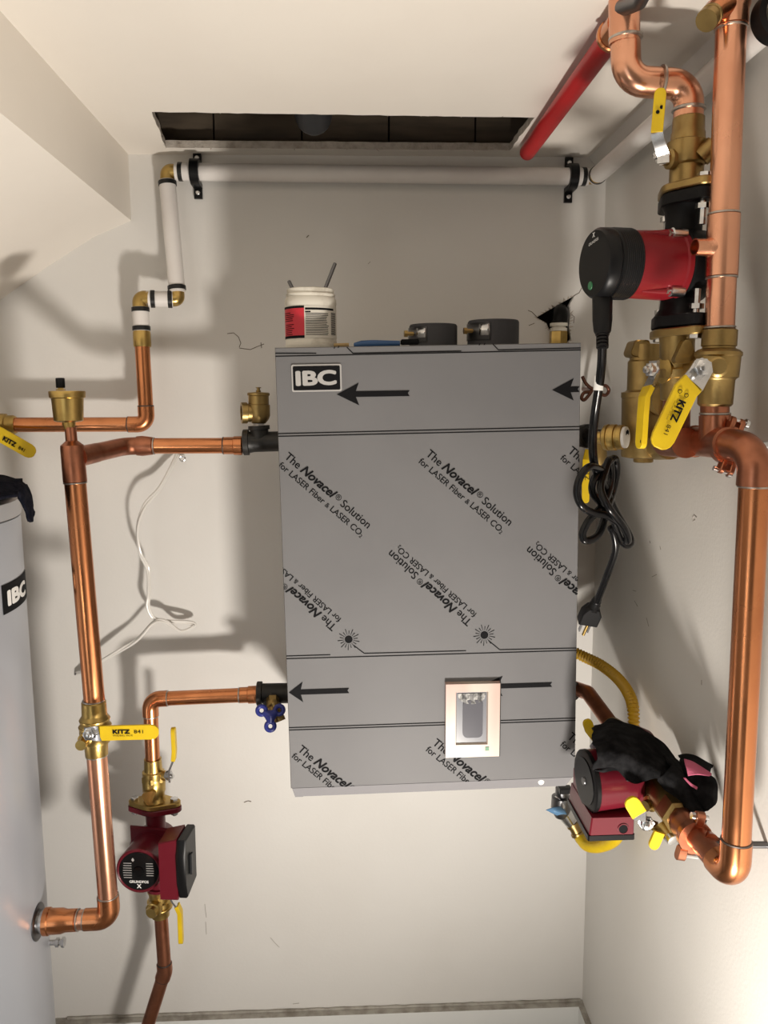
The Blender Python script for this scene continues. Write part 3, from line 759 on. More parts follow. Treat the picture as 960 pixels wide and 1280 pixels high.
def valve_on(root, pa, pb, prof, m=M_BRASS, seg=28, name='valve_body', u=None):
    """prof: list of (fraction along pa->pb, radius)."""
    L = (pb-pa).length; return MB().lathe(pa, pb-pa, [(f*L, r) for f, r in prof], seg, u=u).build(name, m, root)
v2 = thing('ball_valve', 'brass ball valve with long yellow lever on the left copper riser', 'valve', W(121, 945, .33))
va, vb = W(117, 876, .33), W(121, 945, .33)
valve_on(v2, va, vb, [(0, .0182), (.02, .0205), (.24, .021), (.26, .0215), (.30, .0245), (.36, .0250), (.38, .0222), (.42, .0260), (.56, .0268), (.62, .0262), (.66, .0240), (.74, .0240), (.76, .0200), (.97, .0192), (1, .018)], M_BRASS)
for f, rr in ((.33, .0252), (.45, .027)): joint(v2, va.lerp(vb, f), vb-va, rr*.97, M_BRASS)
joint(v2, va-(vb-va).normalized()*.001, vb-va, RB)
st = W(112, 917, .33); MB().lathe(st, (0, -1, 0), [(0, .012), (.028, .012), (.03, .009), (.05, .009)], 20).build('stem', M_BRASS, v2)
hw_ = .0128
lp = [W(106, 917, .378), W(117, 917, .38), W(125, 916.5, .392), W(140, 916, .392), W(199, 914.5, .392)]
lever(v2, lp, (0, 0, 1), [.011, .012, hw_, hw_, hw_], .003, 2, W(112, 917, .379), (0, -1, 0))
lettering(v2, [('KITZ', .03, 0, 1, 0, .5), ('841', .0, 0, .9, 0, 0)], W(141, 917, .3945), W(179, 916.5, .3945), (0, -1, 0), lift=.0006, hscale=.72)
lettering(v2, 'WOG BALL VALVE', W(141, 920.5, .3945), W(166, 920.2, .3945), (0, -1, 0), lift=.0006)
# riser below the valve, to the tank
rl = thing('copper_pipe_run', 'upright copper pipe below the long lever, turning into the tank side', 'pipe', W(136, 1148, .33))
q1 = W(121, 944, .33); q2 = W(137, 1148, .33); q3 = W(56, 1152, .33)
run(rl, [q1, q2, q3], RB*.98, .021, M_COPPERB, M_COPPER, ext=.022)
dq = (q3-q2).normalized()
MB().lathe(W(96, 1150, .33), dq, [(0, RB*1.0), (.001, RB*1.1), (.018, RB*1.1), (.026, RB*1.24), (.046, RB*1.26), (.048, RB*1.36), (.056, RB*1.36)], 28).build('adapter', M_COPPER, rl)
joint(rl, W(98, 1150, .33), dq, RB*1.02); joint(rl, q1, q2-q1, RB)

# ================================================================== TANK
TR = .28
tx = W(50, 1152, .33).x-TR-.003; TC = V((tx, -.335, 0))
# top of the shell where its right side leaves the view
ttop = P(25, 622, -.335+.06).z
tank = thing('water_tank', 'tall silver-grey round water tank at the left frame edge', 'tank', (tx, -.335, 0))
MB().lathe(TC+V((0, 0, .02)), (0, 0, 1), [(0, TR), (ttop-.02-.032, TR)], 96).build('shell', M_TANK, tank)
MB().lathe(TC+V((0, 0, ttop-.032)), (0, 0, 1), [(0, TR-.002), (.0015, TR-.004), (.003, TR+.0015), (.030, TR+.0015), (.036, TR-.006), (.038, TR*.5), (.0385, .001)], 96).build('lid', M_TANKT, tank)
MB().lathe(TC, (0, 0, 1), [(0, TR-.03), (.021, TR-.03)], 64).build('foot_ring', M_BLACKP, tank)
MB().sweep([TC+V(((TR+.001)*math.cos(-.02), (TR+.001)*math.sin(-.02), z)) for z in (.05, .35, .50, .56)], .0015, 6).build('seam', M_DKSTEEL, tank)
def cylp(px, py, r=TR):
    d = ray(px, py); o = CAMP-TC; a_ = d.x*d.x+d.y*d.y; b_ = 2*(o.x*d.x+o.y*d.y); c_ = o.x*o.x+o.y*o.y-r*r
    disc = b_*b_-4*a_*c_
    t = (-b_-math.sqrt(max(0, disc)))/(2*a_); p = CAMP+d*t
    return math.atan2(p.y-TC.y, p.x-TC.x), p.z
an0, z0_ = cylp(5, 765); an1, z1_ = cylp(32, 715); _, zz0 = cylp(5, 725); _, zz1 = cylp(32, 752)
zlo, zhi = (z0_+zz1)/2, (zz0+z1_)/2
ext = an1-an0; an0 = an0-.012; ext = max(.20, ext)
def tcyl(a_, z, r): return TC+V((r*math.cos(a_), r*math.sin(a_), z))
def tplate(a0_, a1_, z0__, z1__, r, n=12):
    vs = [tcyl(a0_+(a1_-a0_)*i/n, z, r) for i in range(n+1) for z in (z0__, z1__)]
    return MB().add(vs, [(2*i, 2*i+2, 2*i+3, 2*i+1) for i in range(n)])
pb_ = tplate(an0, an1+.002, zlo, zhi, TR+.0008).build('badge', M_INK, tank)
vs, fs, wv = rich([('IBC', 0, 0, 1, 0, 0)]); vs, fs = fatten(vs, fs, .055)
hh = zhi-zlo; A_, B_ = cylp(9, 742)[0], cylp(29.8, 735)[0]
MB().add([tcyl(A_+(B_-A_)*p[0]/wv, zlo+hh*.26+p[1]*hh*.68, TR+.0016+p[2]*4e-5) for p in vs], fs).build('lettering', M_INKW, pb_)
# escutcheon and drain
es = TC+V((TR-.001, .005, W(50, 1152, .33).z))
MB().lathe(es, (1, 0, 0), [(0, .0315), (.002, .032), (.004, .028), (.004, .022)], 40).build('escutcheon', M_DKSTEEL, tank)
MB().lathe(es, (1, 0, 0), [(0, .020), (.014, .020), (.014, .016), (.022, .016)], 24).build('nipple', M_STEEL, tank)
db = PPL(70, 1180, V((tx+TR-.004, 0, 0)), V((1, 0, 0))) if False else V((tx+TR*.96, es.y+.075, es.z-.035))
db = W(72, 1178, .26)
MB().lathe(db-V((.03, 0, 0)), (1, 0, 0), [(0, .005), (.027, .005), (.027, .0085), (.033, .0085), (.033, .0055), (.038, .0055), (.038, .0095), (.043, .0095)], 6).build('drain_plug', M_STEEL, tank)

# dark gloves / rag on the tank lid
def patch(name, grid, m, parent=None, sub=8, amp=.002, fs_=60, th=.003, seed=0.):
    rows = [crom(r_, sub) for r_ in grid]
    cols = list(zip(*rows)); full = [crom(list(c_), sub) for c_ in cols]
    nx, ny = len(full), len(full[0]); vs = []
    for i in range(nx):
        for j in range(ny):
            p = full[i][j]; q = p*fs_+V((seed, seed*2, 0))
            rg_ = 1-abs(mnoise.noise(V((q.x*1.1, q.y*1.1, q.z*.55))*.8+V((seed, 5, 2))))*2.2
            p = p+V((0, -1, .25))*amp*.75*rg_
            vs.append(p+V((mnoise.noise(q), mnoise.noise(q+V((9, 3, 1))), mnoise.noise(q+V((4, 8, 2)))))*amp*.8+V((mnoise.noise(q*2.7), mnoise.noise(q*2.7+V((2, 2, 2))), mnoise.noise(q*2.7+V((5, 1, 7)))))*amp*.12)
    fs = [(i*ny+j, (i+1)*ny+j, (i+1)*ny+j+1, i*ny+j+1) for i in range(nx-1) for j in range(ny-1)]
    return MB().add(vs, fs).build(name, m, parent, sharp=180, solid=th)
zt_ = ttop+.012
rg = thing('rag', 'dark crumpled rag hanging over the tank lid', 'rag', W(15, 610, .33))
T_ = lambda px, py, w: W(px, py, w)
patch('fold', [[T_(-50, 640, .55), T_(-20, 628, .50), T_(5, 622, .47), T_(22, 618, .44)],
               [T_(-50, 612, .48), T_(-20, 606, .42), T_(5, 606, .40), T_(28, 604, .36)],
               [T_(-50, 600, .36), T_(-20, 597, .33), T_(5, 597, .30), T_(25, 601, .28)],
               [T_(-50, 606, .26), T_(-20, 606, .24), T_(5, 606, .22), T_(20, 610, .22)]], M_NAVY, rg, amp=.006, fs_=35, th=.005)
patch('hanging_end', [[T_(18, 606, .40), T_(25, 604, .36), T_(33, 606, .31)], [T_(24, 615, .42), T_(32, 612, .37), T_(37, 616, .31)],
                      [T_(29, 632, .40), T_(36, 630, .37), T_(41, 633, .33)], [T_(37, 652, .385), T_(40, 651, .37), T_(43, 644, .35)]], M_NAVY, rg, amp=.004, fs_=45, th=.005, seed=3)

# ================================================================== IRON TEES on the left of the boiler
t1 = thing('iron_tee', 'black iron tee joining the upper left copper branch to the boiler', 'pipe fitting', W(328, 572, .205))
ta, tb = W(304, 553, .205), W(368, 551, .205); td = (tb-ta).normalized(); L = (tb-ta).length
MB().lathe(ta, td, [(0, .0215), (.001, .0235), (.010, .0235), (.011, .0195), (.02, .0182), (L-.03, .0182), (L-.02, .022), (L, .022)], 30).build('tee_run', M_IRON, t1)
tj = W(325, 552, .205); tk = W(323.5, 532, .205)
MB().lathe(tj, tk-tj, [(0, .0172), ((tk-tj).length-.008, .0165), ((tk-tj).length-.007, .0195), ((tk-tj).length, .0195)], 28).build('tee_branch', M_IRON, t1)
rv = thing('relief_valve', 'dull brass relief valve standing on the black iron tee', 'valve', W(323.5, 533, .205))
b0 = W(323.5, 534, .205); uz = (W(323, 490, .205)-b0); hL = uz.length
MB().lathe(b0, uz, [(0, .011), (.008, .011)], 6).build('white_thread', M_PVC, rv)
MB().lathe(b0+uz.normalized()*.007, uz, [(0, .0125), (.008, .0185), (.014, .0205), (.033, .0205), (.034, .0185), (.049, .0185), (.050, .0200), (.054, .0200), (.055, .0185), (.056, .004)], 26).build('bonnet', M_BRASSD, rv)
po = b0+uz.normalized()*.026
MB().lathe(po, (-1, -.25, 0), [(0, .016), (.020, .0165), (.021, .019), (.031, .019), (.031, .0135), (.020, .0135)], 24).build('outlet', M_BRASSD, rv)
MB().lathe(b0+uz.normalized()*.062, uz, [(0, .004), (.004, .0045), (.004, .003), (.008, .003), (.0085, .005), (.0095, .005)], 12).build('test_pin', M_BRASSD, rv)
t2 = thing('iron_tee', 'black iron tee with the blue drain handle, low left of the boiler', 'pipe fitting', W(342, 885, .16))
ta, tb = W(321, 867, .16), W(380, 866, .16); td = (tb-ta).normalized(); L = (tb-ta).length
MB().lathe(ta, td, [(0, .0215), (.001, .0235), (.010, .0235), (.011, .0195), (L, .0195)], 30).build('tee_run', M_IRON, t2)
MB().lathe(W(341, 866, .16), (0, -.8, -.6), [(0, .016), (.022, .016), (.022, .0175), (.026, .0175)], 24).build('tee_branch', M_IRON, t2)
dv_ = thing('drain_valve', 'small brass drain valve with blue wheel handle under the lower iron tee', 'valve', W(338, 905, .19))
nb = V((.05, -.82, -.57)).normalized()
MB().lathe(W(341, 873, .185), nb, [(0, .0125), (.010, .0125)], 6).lathe(W(341, 873, .185)+nb*.009, nb, [(0, .0115), (.012, .0115), (.014, .008), (.022, .008)], 20).build('valve_body', M_BRASSD, dv_)
MB().lathe(W(342, 878, .20), (.35, -.3, -.9), [(0, .009), (.028, .009), (.029, .0105), (.037, .0105), (.037, .007), (.03, .007)], 20).build('hose_outlet', M_BRASSD, dv_)
wc = W(338, 895, .225); wn = V((0, -.9, .32)).normalized(); wu = V((1, 0, 0)); wv_ = wn.cross(wu).normalized()
wh = MB()
lobes = [(-.0165, .0105), (.0165, .0105), (0, -.0185)]
wh.prism(hull([(0, 0, .0105)]), wc-wn*.003, wu, wv_, .006, .001)
for lx, ly in lobes:
    c = wc+wu*lx+wv_*ly
    wh.torus(c, wn, .0078, .0042, 20, 10)
    dd = (c-wc).normalized(); wh.sweep([wc, wc+dd*((c-wc).length-.0060)], [.0105, .0062], 12)
wh.build('wheel_handle', M_BLUE, dv_)
MB().lathe(wc+wn*.002, wn, [(0, .0045), (.003, .0045), (.0035, .0035)], 12).build('handle_screw', M_STEEL, dv_)

# ================================================================== LOWER LEFT COPPER + PUMP
LW = .14
ll = thing('copper_pipe_run', 'copper pipe from the lower iron tee bending down to a pump valve', 'pipe', W(190, 935, LW))
pB, pC, pD = W(322, 868, LW), W(187.5, 874, LW), W(191, 952, LW)
run(ll, [pB, pC, pD], RC, .020, M_COPPER, M_COPPER, ext=.014)
dd = (pC-pB).normalized(); MB().lathe(pB, dd, [(0, RC*1.22), (.018, RC*1.22), (.019, RC*1.1), (.034, RC*1.1), (.035, RC)], 28).build('adapter', M_COPPER, ll)
joint(ll, pB+dd*.036, dd, RC)

FL = hull([(0, 0, .029), (.040, 0, .0125), (-.040, 0, .0125)], 28)
def bolt(root, p, a, h, hex_r=.0075, both=True, tail=.014, m=None):
    a = V(a).normalized(); mb = MB()
    mb.lathe(p, a, [(0, hex_r), (.0055, hex_r), (.006, hex_r*.8)], 6)
    mb.lathe(p-a*h, a, [(0, .0042), (h, .0042)], 12)
    if both: mb.lathe(p-a*(h), -a, [(0, hex_r), (.006, hex_r), (.006, .0042), (.006+tail, .0042)], 6)
    mb.build('bolt', m or M_STEEL, root)
def axes(a, f):
    a = V(a).normalized(); f = V(f); f = (f-a*f.dot(a)).normalized(); return a, f, a.cross(f).normalized()
def flange(root, p, a, f, h, m, sc=1., name='flange', fl=None):
    a, f, g = axes(a, f); return MB().prism([(x*sc, y*sc) for x, y in (fl or FL)], p, f, g, h, .0015).build(name, m, root, sharp=30)

# upper isolation valve of the left pump
pmp = W(196, 1058, LW); pa = V((0, 0, 1)); LH = .083
ftop = W(193.5, 1006, LW); ftop = V((pmp.x, -LW, ftop.z))
fl_ax = V((1, -.12, 0))
v3 = thing('flanged_valve', 'brass flanged valve on top of the lower left maroon pump', 'valve', ftop)
flange(v3, ftop, pa, fl_ax, .010, M_BRASS, 1.0)
vtop = W(191, 949, LW); vL = vtop.z-ftop.z
MB().lathe(ftop+pa*.009, vtop-ftop, [(0, .0225), (.004, .0205), (.018, .0205), (.022, .0225), (.042, .0225), (.045, .021), (.050, .0215), (.062, .0215), (.064, .0180), (vL-.012, .0170), (vL-.008, .0170)], 28).build('valve_body', M_BRASS, v3)
MB().lathe(ftop+pa*.052, vtop-ftop, [(0, .0235), (.010, .0235)], 6).build('hex_collar', M_BRASS, v3)
MB().prism(hull([(-.007, 0, .006), (.007, .004, .006), (0, -.014, .006)]), ftop+V((-.004, -.030, .034)), (1, 0, 0), (0, 0, 1), -.012).build('drain_boss', M_BRASS, v3)
sx_ = W(206, 968, LW); MB().lathe(V((pmp.x+.018, -LW-.004, sx_.z)), (1, -.25, 0), [(0, .010), (.012, .010), (.013, .007), (.02, .007)], 20).build('stem', M_BRASS, v3)
hp = [W(213, 976, LW+.02), W(212, 962, LW+.02), W(217, 950, LW+.02), W(218, 938, LW+.02), W(216.5, 909, LW+.02)]
lever(v3, hp, (0, 1, 0), .0085, .004, 2, W(209, 969, LW+.015), (1, -.5, 0), thick_grip=.008, nutr=.009)
for s in (-1, 1): bolt(v3, ftop+pa*.010+axes(pa, fl_ax)[1]*.040*s, pa, .022, .008, tail=.003)

def pump_face_text(root, c, n, u, v, r):
    lettering(root, [('GRUNDFOS', .02, 0, 1, 0, 0)], c+u*r*.52-v*r*.52 if False else c+u*(-r*.50)+v*(-r*.62), c+u*(r*.50)+v*(-r*.62), n, M_INKW, lift=.0008)
    lettering(root, [('X', .02, 0, 1, 0, 0)], c+u*(-r*.12)+v*(-r*.90), c+u*(r*.12)+v*(-r*.90), n, M_INKW, lift=.0008)

# left pump: motor faces the camera
p2 = thing('circulator_pump', 'maroon circulator pump low left, its round black plate facing out', 'pump', V((pmp.x, -LW, W(200, 1115, LW).z)))
mm = (W(180, 1084, .30)-pmp); mm.z += 0
ftb = ftop-pa*.0005
zlow = W(200, 1110, LW).z
flange(p2, ftop-pa*.0115, pa, fl_ax, .011, M_PUMPM, 1.03)
MB().lathe(V((pmp.x, -LW, zlow)), pa, [(0, .024), (.006, .024), (.007, .019), (ftop.z-zlow-.011, .0195)], 28).build('neck', M_PUMPM, p2)
m_ax = V((-.10, -1, .02)).normalized()
pcen = V((pmp.x-.004, -LW, (ftop.z+zlow)/2+.002))
MB().lathe(pcen-m_ax*.032, m_ax, [(0, .030), (.004, .040), (.03, .046), (.05, .047), (.056, .044)], 36).build('volute', M_PUMPM, p2)
MB().box(pcen+m_ax*.022+V((0, 0, .008)), V((1, -.2, 0)), (0, 0, 1), m_ax, .082, .088, .010, .003).build('motor_flange', M_PUMPM, p2)
mlen = .062
mot = MB().lathe(pcen+m_ax*.026, m_ax, [(0, .042), (.02, .042), (mlen, .0445), (mlen+.004, .044), (mlen+.006, .041), (mlen+.0045, .0385)], 44).build('motor_housing', M_PUMPM, p2)
fc = pcen+m_ax*(.026+mlen+.003)
fu = V((1, -.22, 0)); fu = (fu-m_ax*fu.dot(m_ax)).normalized(); fv = m_ax.cross(fu); fv = fv if fv.z > 0 else -fv
pl_ = MB().lathe(fc, m_ax, [(0, .0385), (.0022, .0382), (.0026, .036)], 44).build('face_plate', M_BLACKP, p2)
MB().lathe(fc+m_ax*.002, m_ax, [(0, .0105), (.0028, .010), (.003, .008)], 24).build('centre_screw', M_BLKRUB, pl_)
fr = .037
pump_face_text(pl_, fc+m_ax*.0025, m_ax, fu, fv, fr)
ink = MB()
for i in range(7):
    y = .42-.13*i
    for x0_, x1_ in ((-.82+.1*abs(y), -.36), (.40, .80-.1*abs(y))):
        if i < 6 or x0_ < 0:
            q = [fc+fu*fr*x+fv*fr*(y+h)+m_ax*.0032 for x, h in ((x0_, 0), (x1_, 0), (x1_, .035), (x0_, .035))]
            ink.add(q, [(0, 1, 2, 3)])
ink.add([fc+fu*fr*x+fv*fr*y_+m_ax*.0032 for x, y_ in ((-.36, .62), (-.28, .52), (-.20, .62), (-.28, .74))], [(0, 1, 2, 3)])
pk = ink.build('plate_print', M_INKG, pl_); pk['kind'] = 'stuff'
# terminal box on its right
bu_ = (fu-m_ax*.16).normalized(); 
bxc = W(218, 1077, LW+.100)
bb_ = MB().prism([(-.020, -.060), (.014, -.060), (.014, .060), (-.020, .052)], bxc-m_ax*.030-fu*.0, fu, fv, .060, .002)
bb_.build('terminal_box', M_PUMPM, p2)
lidp = [(-.046, -.050), (.030, -.058), (.042, -.030), (.044, .03), (.034, .058), (-.046, .056)]
cv = MB().prism([(x*.78, y) for x, y in lidp], bxc+fu*.0135+m_ax*.000, m_ax, fv, .020, .003) if False else MB().prism([(-x*.80, y) for x, y in lidp][::-1], bxc+fu*.0135, -m_ax, fv, .018, .003)
cv.build('box_cover', M_BLACKP, p2)
MB().box(bxc+fu*.034+m_ax*.004, m_ax, fv, fu, .010, .040, .004, .001).build('cover_clip', M_DKGREY, p2)
MB().lathe(pcen+m_ax*.028+V((.030, 0, .046)), m_ax, [(0, .004), (.004, .004)], 6).build('bolt', M_STEEL, p2)
# lower valve and drop pipe
v4 = thing('ball_valve', 'brass valve right below the lower left maroon pump', 'valve', W(201, 1142, LW))
e0, e1 = V((pmp.x, -LW, zlow+.004)), W(201, 1146, LW)
valve_on(v4, e0, e1, [(0, .0235), (.12, .0235), (.16, .0205), (.40, .021), (.44, .025), (.56, .0255), (.62, .022), (.70, .0185), (.96, .0178), (1, .015)])
MB().lathe(e0.lerp(e1, .5)-V((0, .004, 0)), (-.3, -1, -.05), [(0, .016), (.026, .016), (.027, .013), (.034, .011)], 22).build('side_boss', M_BRASS, v4)
MB().torus(e0.lerp(e1, .66), e1-e0, .0215, .004).build('collar', M_BRASS, v4)
hp = [W(213, 1119, LW+.02), W(217, 1126, LW+.022), W(221, 1131, LW+.022), W(225, 1140, LW+.022), W(226.5, 1179, LW+.022)]
lever(v4, hp, (0, 1, 0), .0085, .0035, 2, W(206, 1119, LW+.02), (1, -.4, 0), thick_grip=.0085, nutr=.007)
dr = thing('copper_pipe_run', 'tarnished copper pipe running down from the lower left pump, bent at bottom', 'pipe', W(195, 1240, LW))
g0, g1, g2 = W(201, 1142, LW), W(206, 1214, LW), W(146, 1406, LW)
run(dr, [g0, g1, g2], RC*.96, .03, M_COPPERD, M_COPPERD, ext=.012, sm=M_SOLDERD, k=1.16)

# ================================================================== WHITE WIRE
wi = thing('electric_wire', 'thin clear-white twin wire dangling from an eyelet behind the left copper pipes', 'wire', W(190, 790, .02))
ringp = W(228, 573, .016)
MB().torus(ringp, (0, 1, 0), .0055, .0016, 20, 8).sweep([ringp+V((.0, 0, .004)), ringp+V((0, .016, .004))], .002, 8).build('eyelet', M_STEEL, wi)
wp = [(222, 568, .014), (213, 586, .03), (199, 611, .045), (181, 632, .06), (172, 660, .065), (175, 690, .06), (185, 712, .045), (186, 742, .05), (185, 758, .05), (192, 772, .045), (208, 776, .04), (235, 778, .03), (243, 782, .03), (226, 789, .04), (207, 777, .05), (192, 778, .05), (172, 799, .05), (148, 814, .045), (122, 829, .035), (108, 838, .02), (96, 841, .008)]
wpp = crom([W(*p) for p in wp], 8)
for s in (-1, 1):
    off = []
    for i, p in enumerate(wpp):
        t = (wpp[min(i+1, len(wpp)-1)]-wpp[max(0, i-1)]).normalized(); side = t.cross(V((0, 1, 0))).normalized()
        a_ = .5*math.sin(i*.14); off.append(p+side*s*.0021*math.cos(a_*2.2)+V((0, s*.0021*math.sin(a_*2.2), 0)))
    MB().sweep(off, .0027, 8).build('strand', M_WIRE, wi)
MB().sweep([W(96, 841, .008), W(94, 843, .0)], .002, 8).build('wire_end', M_DKSTEEL, wi)

# ================================================================== RIGHT SIDE
# ---- red pipe and the top offset
PW = .66
RT = .0172
tp = W(779, 20, PW); 
TEE = W(778.5, 26, PW)
rp = thing('red_pipe', 'red pipe running under the ceiling from the copper tee to the wall', 'pipe', W(700, 120, .3))
re0 = W(757, 52, PW-.04); re1 = W(659.5, 190, .09)
MB().sweep([TEE, re1], .0148, 24).ball(re1, .0148, 20).build('pipe', M_RED, rp)
tj = thing('copper_pipe_run', 'copper pipe at top right, stepping right then down to the brass valve', 'pipe', W(861, 150, PW))
s0, s1, s2, s3 = W(781, -40, PW), W(783, 101, PW), W(862, 106, PW), W(860, 158, PW)
run(tj, [W(781.5, 40, PW), s1, s2, s3], RT*.93, .026, M_COPPERB, M_COPPERB, ext=.020, k=1.12)
MB().sweep([W(780.5, 55, PW), W(780, -40, PW)], RT*1.08, 28).build('tee', M_COPPERB, tj)
for q_, a_ in ((W(782, 48, PW), s1-s0), (W(826, 103.5, PW), s2-s1), (W(861, 137, PW), s3-s2)): joint(tj, q_, a_, RT*1.05, w=.0026)
jd = (TEE-re1).normalized()
MB().sweep([TEE-jd*.004, TEE-jd*.046], RT*1.02, 24).lathe(TEE-jd*.046, jd, [(0, RT*1.14), (.006, RT*1.14), (.008, RT*1.0)], 24).build('tee_branch', M_COPPER, tj)
MB().sweep([W(778, 10, PW+.01), W(800, 2, PW+.05), W(806, -10, PW+.07)], [.010, .0085, .0085], 16).build('side_port', M_DKSTEEL, tj)
# top valve on the black pump
pu = thing('flanged_valve', 'brass flanged valve above the black pump, its lever pointing up', 'valve', W(857, 238, PW))
va = W(857, 240, PW); vb = W(861, 146, PW); vd = (vb-va).normalized(); VL = (vb-va).length
f1 = V((.16, -.985, 0))
flange(pu, va-vd*.002, vd, f1, .010, M_BRASSD, 1.02)
valve_on(pu, va, vb, [(.06, .0225), (.12, .0205), (.34, .0205), (.37, .0235), (.42, .0242), (.58, .0246), (.66, .0246), (.68, .0210), (.78, .0205), (.80, .0195), (.98, .0190), (1, .017)], M_BRASSD)
MB().lathe(va+vd*.036+V((.010, -.018, 0)), (.75, -.4, .75), [(0, .012), (.020, .012), (.021, .009), (.026, .009)], 18).build('drain_boss', M_BRASSD, pu)
stp = va+vd*(VL*.42)
MB().lathe(stp, (-1, -.25, 0), [(0, .012), (.026, .012), (.028, .008), (.034, .008)], 20).build('stem', M_BRASSD, pu)
hp = [W(829, 204, PW+.045), W(829, 193, PW+.045), W(823, 175, PW+.055), W(821, 166, PW+.055), W(826, 110, PW+.055)]
lever(pu, hp, (1, -.4, 0), .0068, .0035, 3, W(830, 196, PW+.03), (-1, -.35, 0), thick_grip=.0055, nutr=.0085)
for px, py in ((822, 140), (827, 134)):
    MB().lathe(W(px, py, PW+.0585), (0, -1, 0), [(0, .0022), (.0006, .0022)], 12).build('print_dot', M_INK, pu)
# black pump
bp = thing('circulator_pump', 'black circulator pump with red motor pointing left, by the right wall', 'pump', W(848, 410, PW))
ca, cb = W(846.5, 411, PW), W(857, 241.5, PW); cd_ = (cb-ca).normalized(); CL = (cb-ca).length
flange(bp, cb-cd_*.017, cd_, f1, .015, M_CAST, 1.0, 'flange')
flange(bp, ca+cd_*.001, cd_, f1, .015, M_CAST, 1.0, 'flange')
MB().lathe(ca, cd_, [(.014, .030), (.024, .0235), (.035, .0225), (CL-.035, .0225), (CL-.024, .0235), (CL-.014, .029)], 28).build('neck', M_CAST, bp)
cc = (ca+cb)/2
m1 = V((-1, -.20, 0)).normalized()
cc2 = W(853, 333, PW)
MB().lathe(cc2-m1*.034, m1, [(0, .022), (.003, .036), (.012, .044), (.036, .0465), (.044, .0455), (.048, .041)], 40).build('volute', M_CAST, bp)
MB().lathe(cc2+m1*.012, m1, [(0, .0445), (.006, .0445), (.008, .0425), (.066, .0405), (.0665, .039)], 44).build('motor_housing', M_PUMPR, bp)
cap = MB().lathe(cc2+m1*.077, m1, [(0, .040), (.001, .0425), (.027, .0428), (.029, .0408), (.031, .0428), (.042, .0422), (.046, .0390), (.0465, .032)], 44).build('motor_cap', M_BLACKP, bp)
for s in (1, -1):
    z = V((0, 0, 1)); sd = m1.cross(z).normalized(); pb2 = cc2+m1*.012+z*s*.040-sd*s*0
    q = cc2+m1*.014+z*s*.034+V((0, -.027, 0))
    MB().lathe(q-m1*.004, m1, [(0, .007), (.018, .007), (.019, .005)], 16).lathe(q+m1*.014, m1, [(0, .0045), (.006, .0045)], 6).build('motor_screw', M_STEEL, bp)
    MB().sweep([q+m1*.012-V((0, -.001, 0)), q+m1*.05+V((0, .006, 0))], [.006, .002], 12).build('rib', M_PUMPR, bp)
for i in range(9):                                          # printed lines wrapped round the cap
    MB().torus(cc2+m1*(.080+.0026*i), m1, .0428, .0003, 44, 4).build('print_line', M_DKGREY, cap) if i < 9 else None
fz_ = V((0, 0, 1)); fy = fz_.cross(m1).normalized(); fcc = cc2+m1*.1235
fu1 = -fy if (-fy).dot(rt) > fy.dot(rt) else fy
fu1 = m1.cross(fz_).normalized(); 
if fz_.cross(m1).dot(V((0, -1, 0))) > 0: pass
uu = fz_.cross(m1).normalized()
lettering(cap, [('GRUNDFOS', .0, 0, 1, 0, 0)], fcc-uu*.012+fz_*.022, fcc+uu*.012+fz_*.026, m1, M_INKW, lift=.0006)
lettering(cap, [('X', .02, 0, 1, 0, 0)], fcc-uu*.003+fz_*.031, fcc+uu*.003+fz_*.031, m1, M_INKW, lift=.0006)
MB().lathe(fcc-fz_*.026-uu*.006, m1, [(0, .0052), (.001, .005)], 16).build('indicator', M_GREEN, cap)
fa, ff, fg = axes(cd_, f1)
for s in (1, -1):
    bolt(bp, cb+cd_*.009+ff*.040*s, cd_, .030, .009, tail=.018)
    bolt(bp, ca-cd_*.009+ff*.040*s, -cd_, .030, .009, tail=.018)
# pump outlet valve below
lv = thing('flanged_valve', 'brass flanged valve under the black pump with narrow yellow lever', 'valve', W(848, 530, PW))
ga, gb = W(846.5, 411, PW), W(846, 545, PW); gd = (gb-ga).normalized(); GL = (gb-ga).length
flange(lv, ga+gd*.010, -gd, f1, .010, M_BRASSD, 1.05)
MB().lathe(ga+gd*.009, gd, [(0, .0225), (.01, .0215), (.04, .0215), (.042, .0235), (.052, .0235), (.053, .021), (.080, .0205), (.081, .0185)], 28).build('valve_body', M_BRASSD, lv)
MB().prism(hull([(0, .012, .006), (-.009, -.006, .005), (.009, -.006, .005)]), W(858, 443, PW+.034), (1, 0, 0), (0, 0, 1), -.012).build('side_web', M_BRASSD, lv)
MB().lathe(W(862, 459, PW+.02), (.2, -1, 0), [(0, .010), (.022, .010), (.024, .007)], 16).build('drain_boss', M_BRASSD, lv)
MB().lathe(W(838, 463, PW), (-1, -.3, 0), [(0, .017), (.012, .017), (.014, .012)], 20).build('stem', M_BRASS, lv)
hp = [W(818, 451, PW+.03), W(818, 468, PW+.03), W(811, 484, PW+.04), W(805.5, 496, PW+.045), W(803.5, 520, PW+.045), W(801, 561, PW+.045)]
lever(lv, hp, (.25, -.97, 0), .0078, .0045, 2, W(818, 462, PW+.03), (-1, -.3, 0), thick_grip=.0075, nutr=.009)
MB().sweep([ga+gd*.085, W(845, 552, PW)], RT, 24).build('tail_pipe', M_COPPERD, lv)

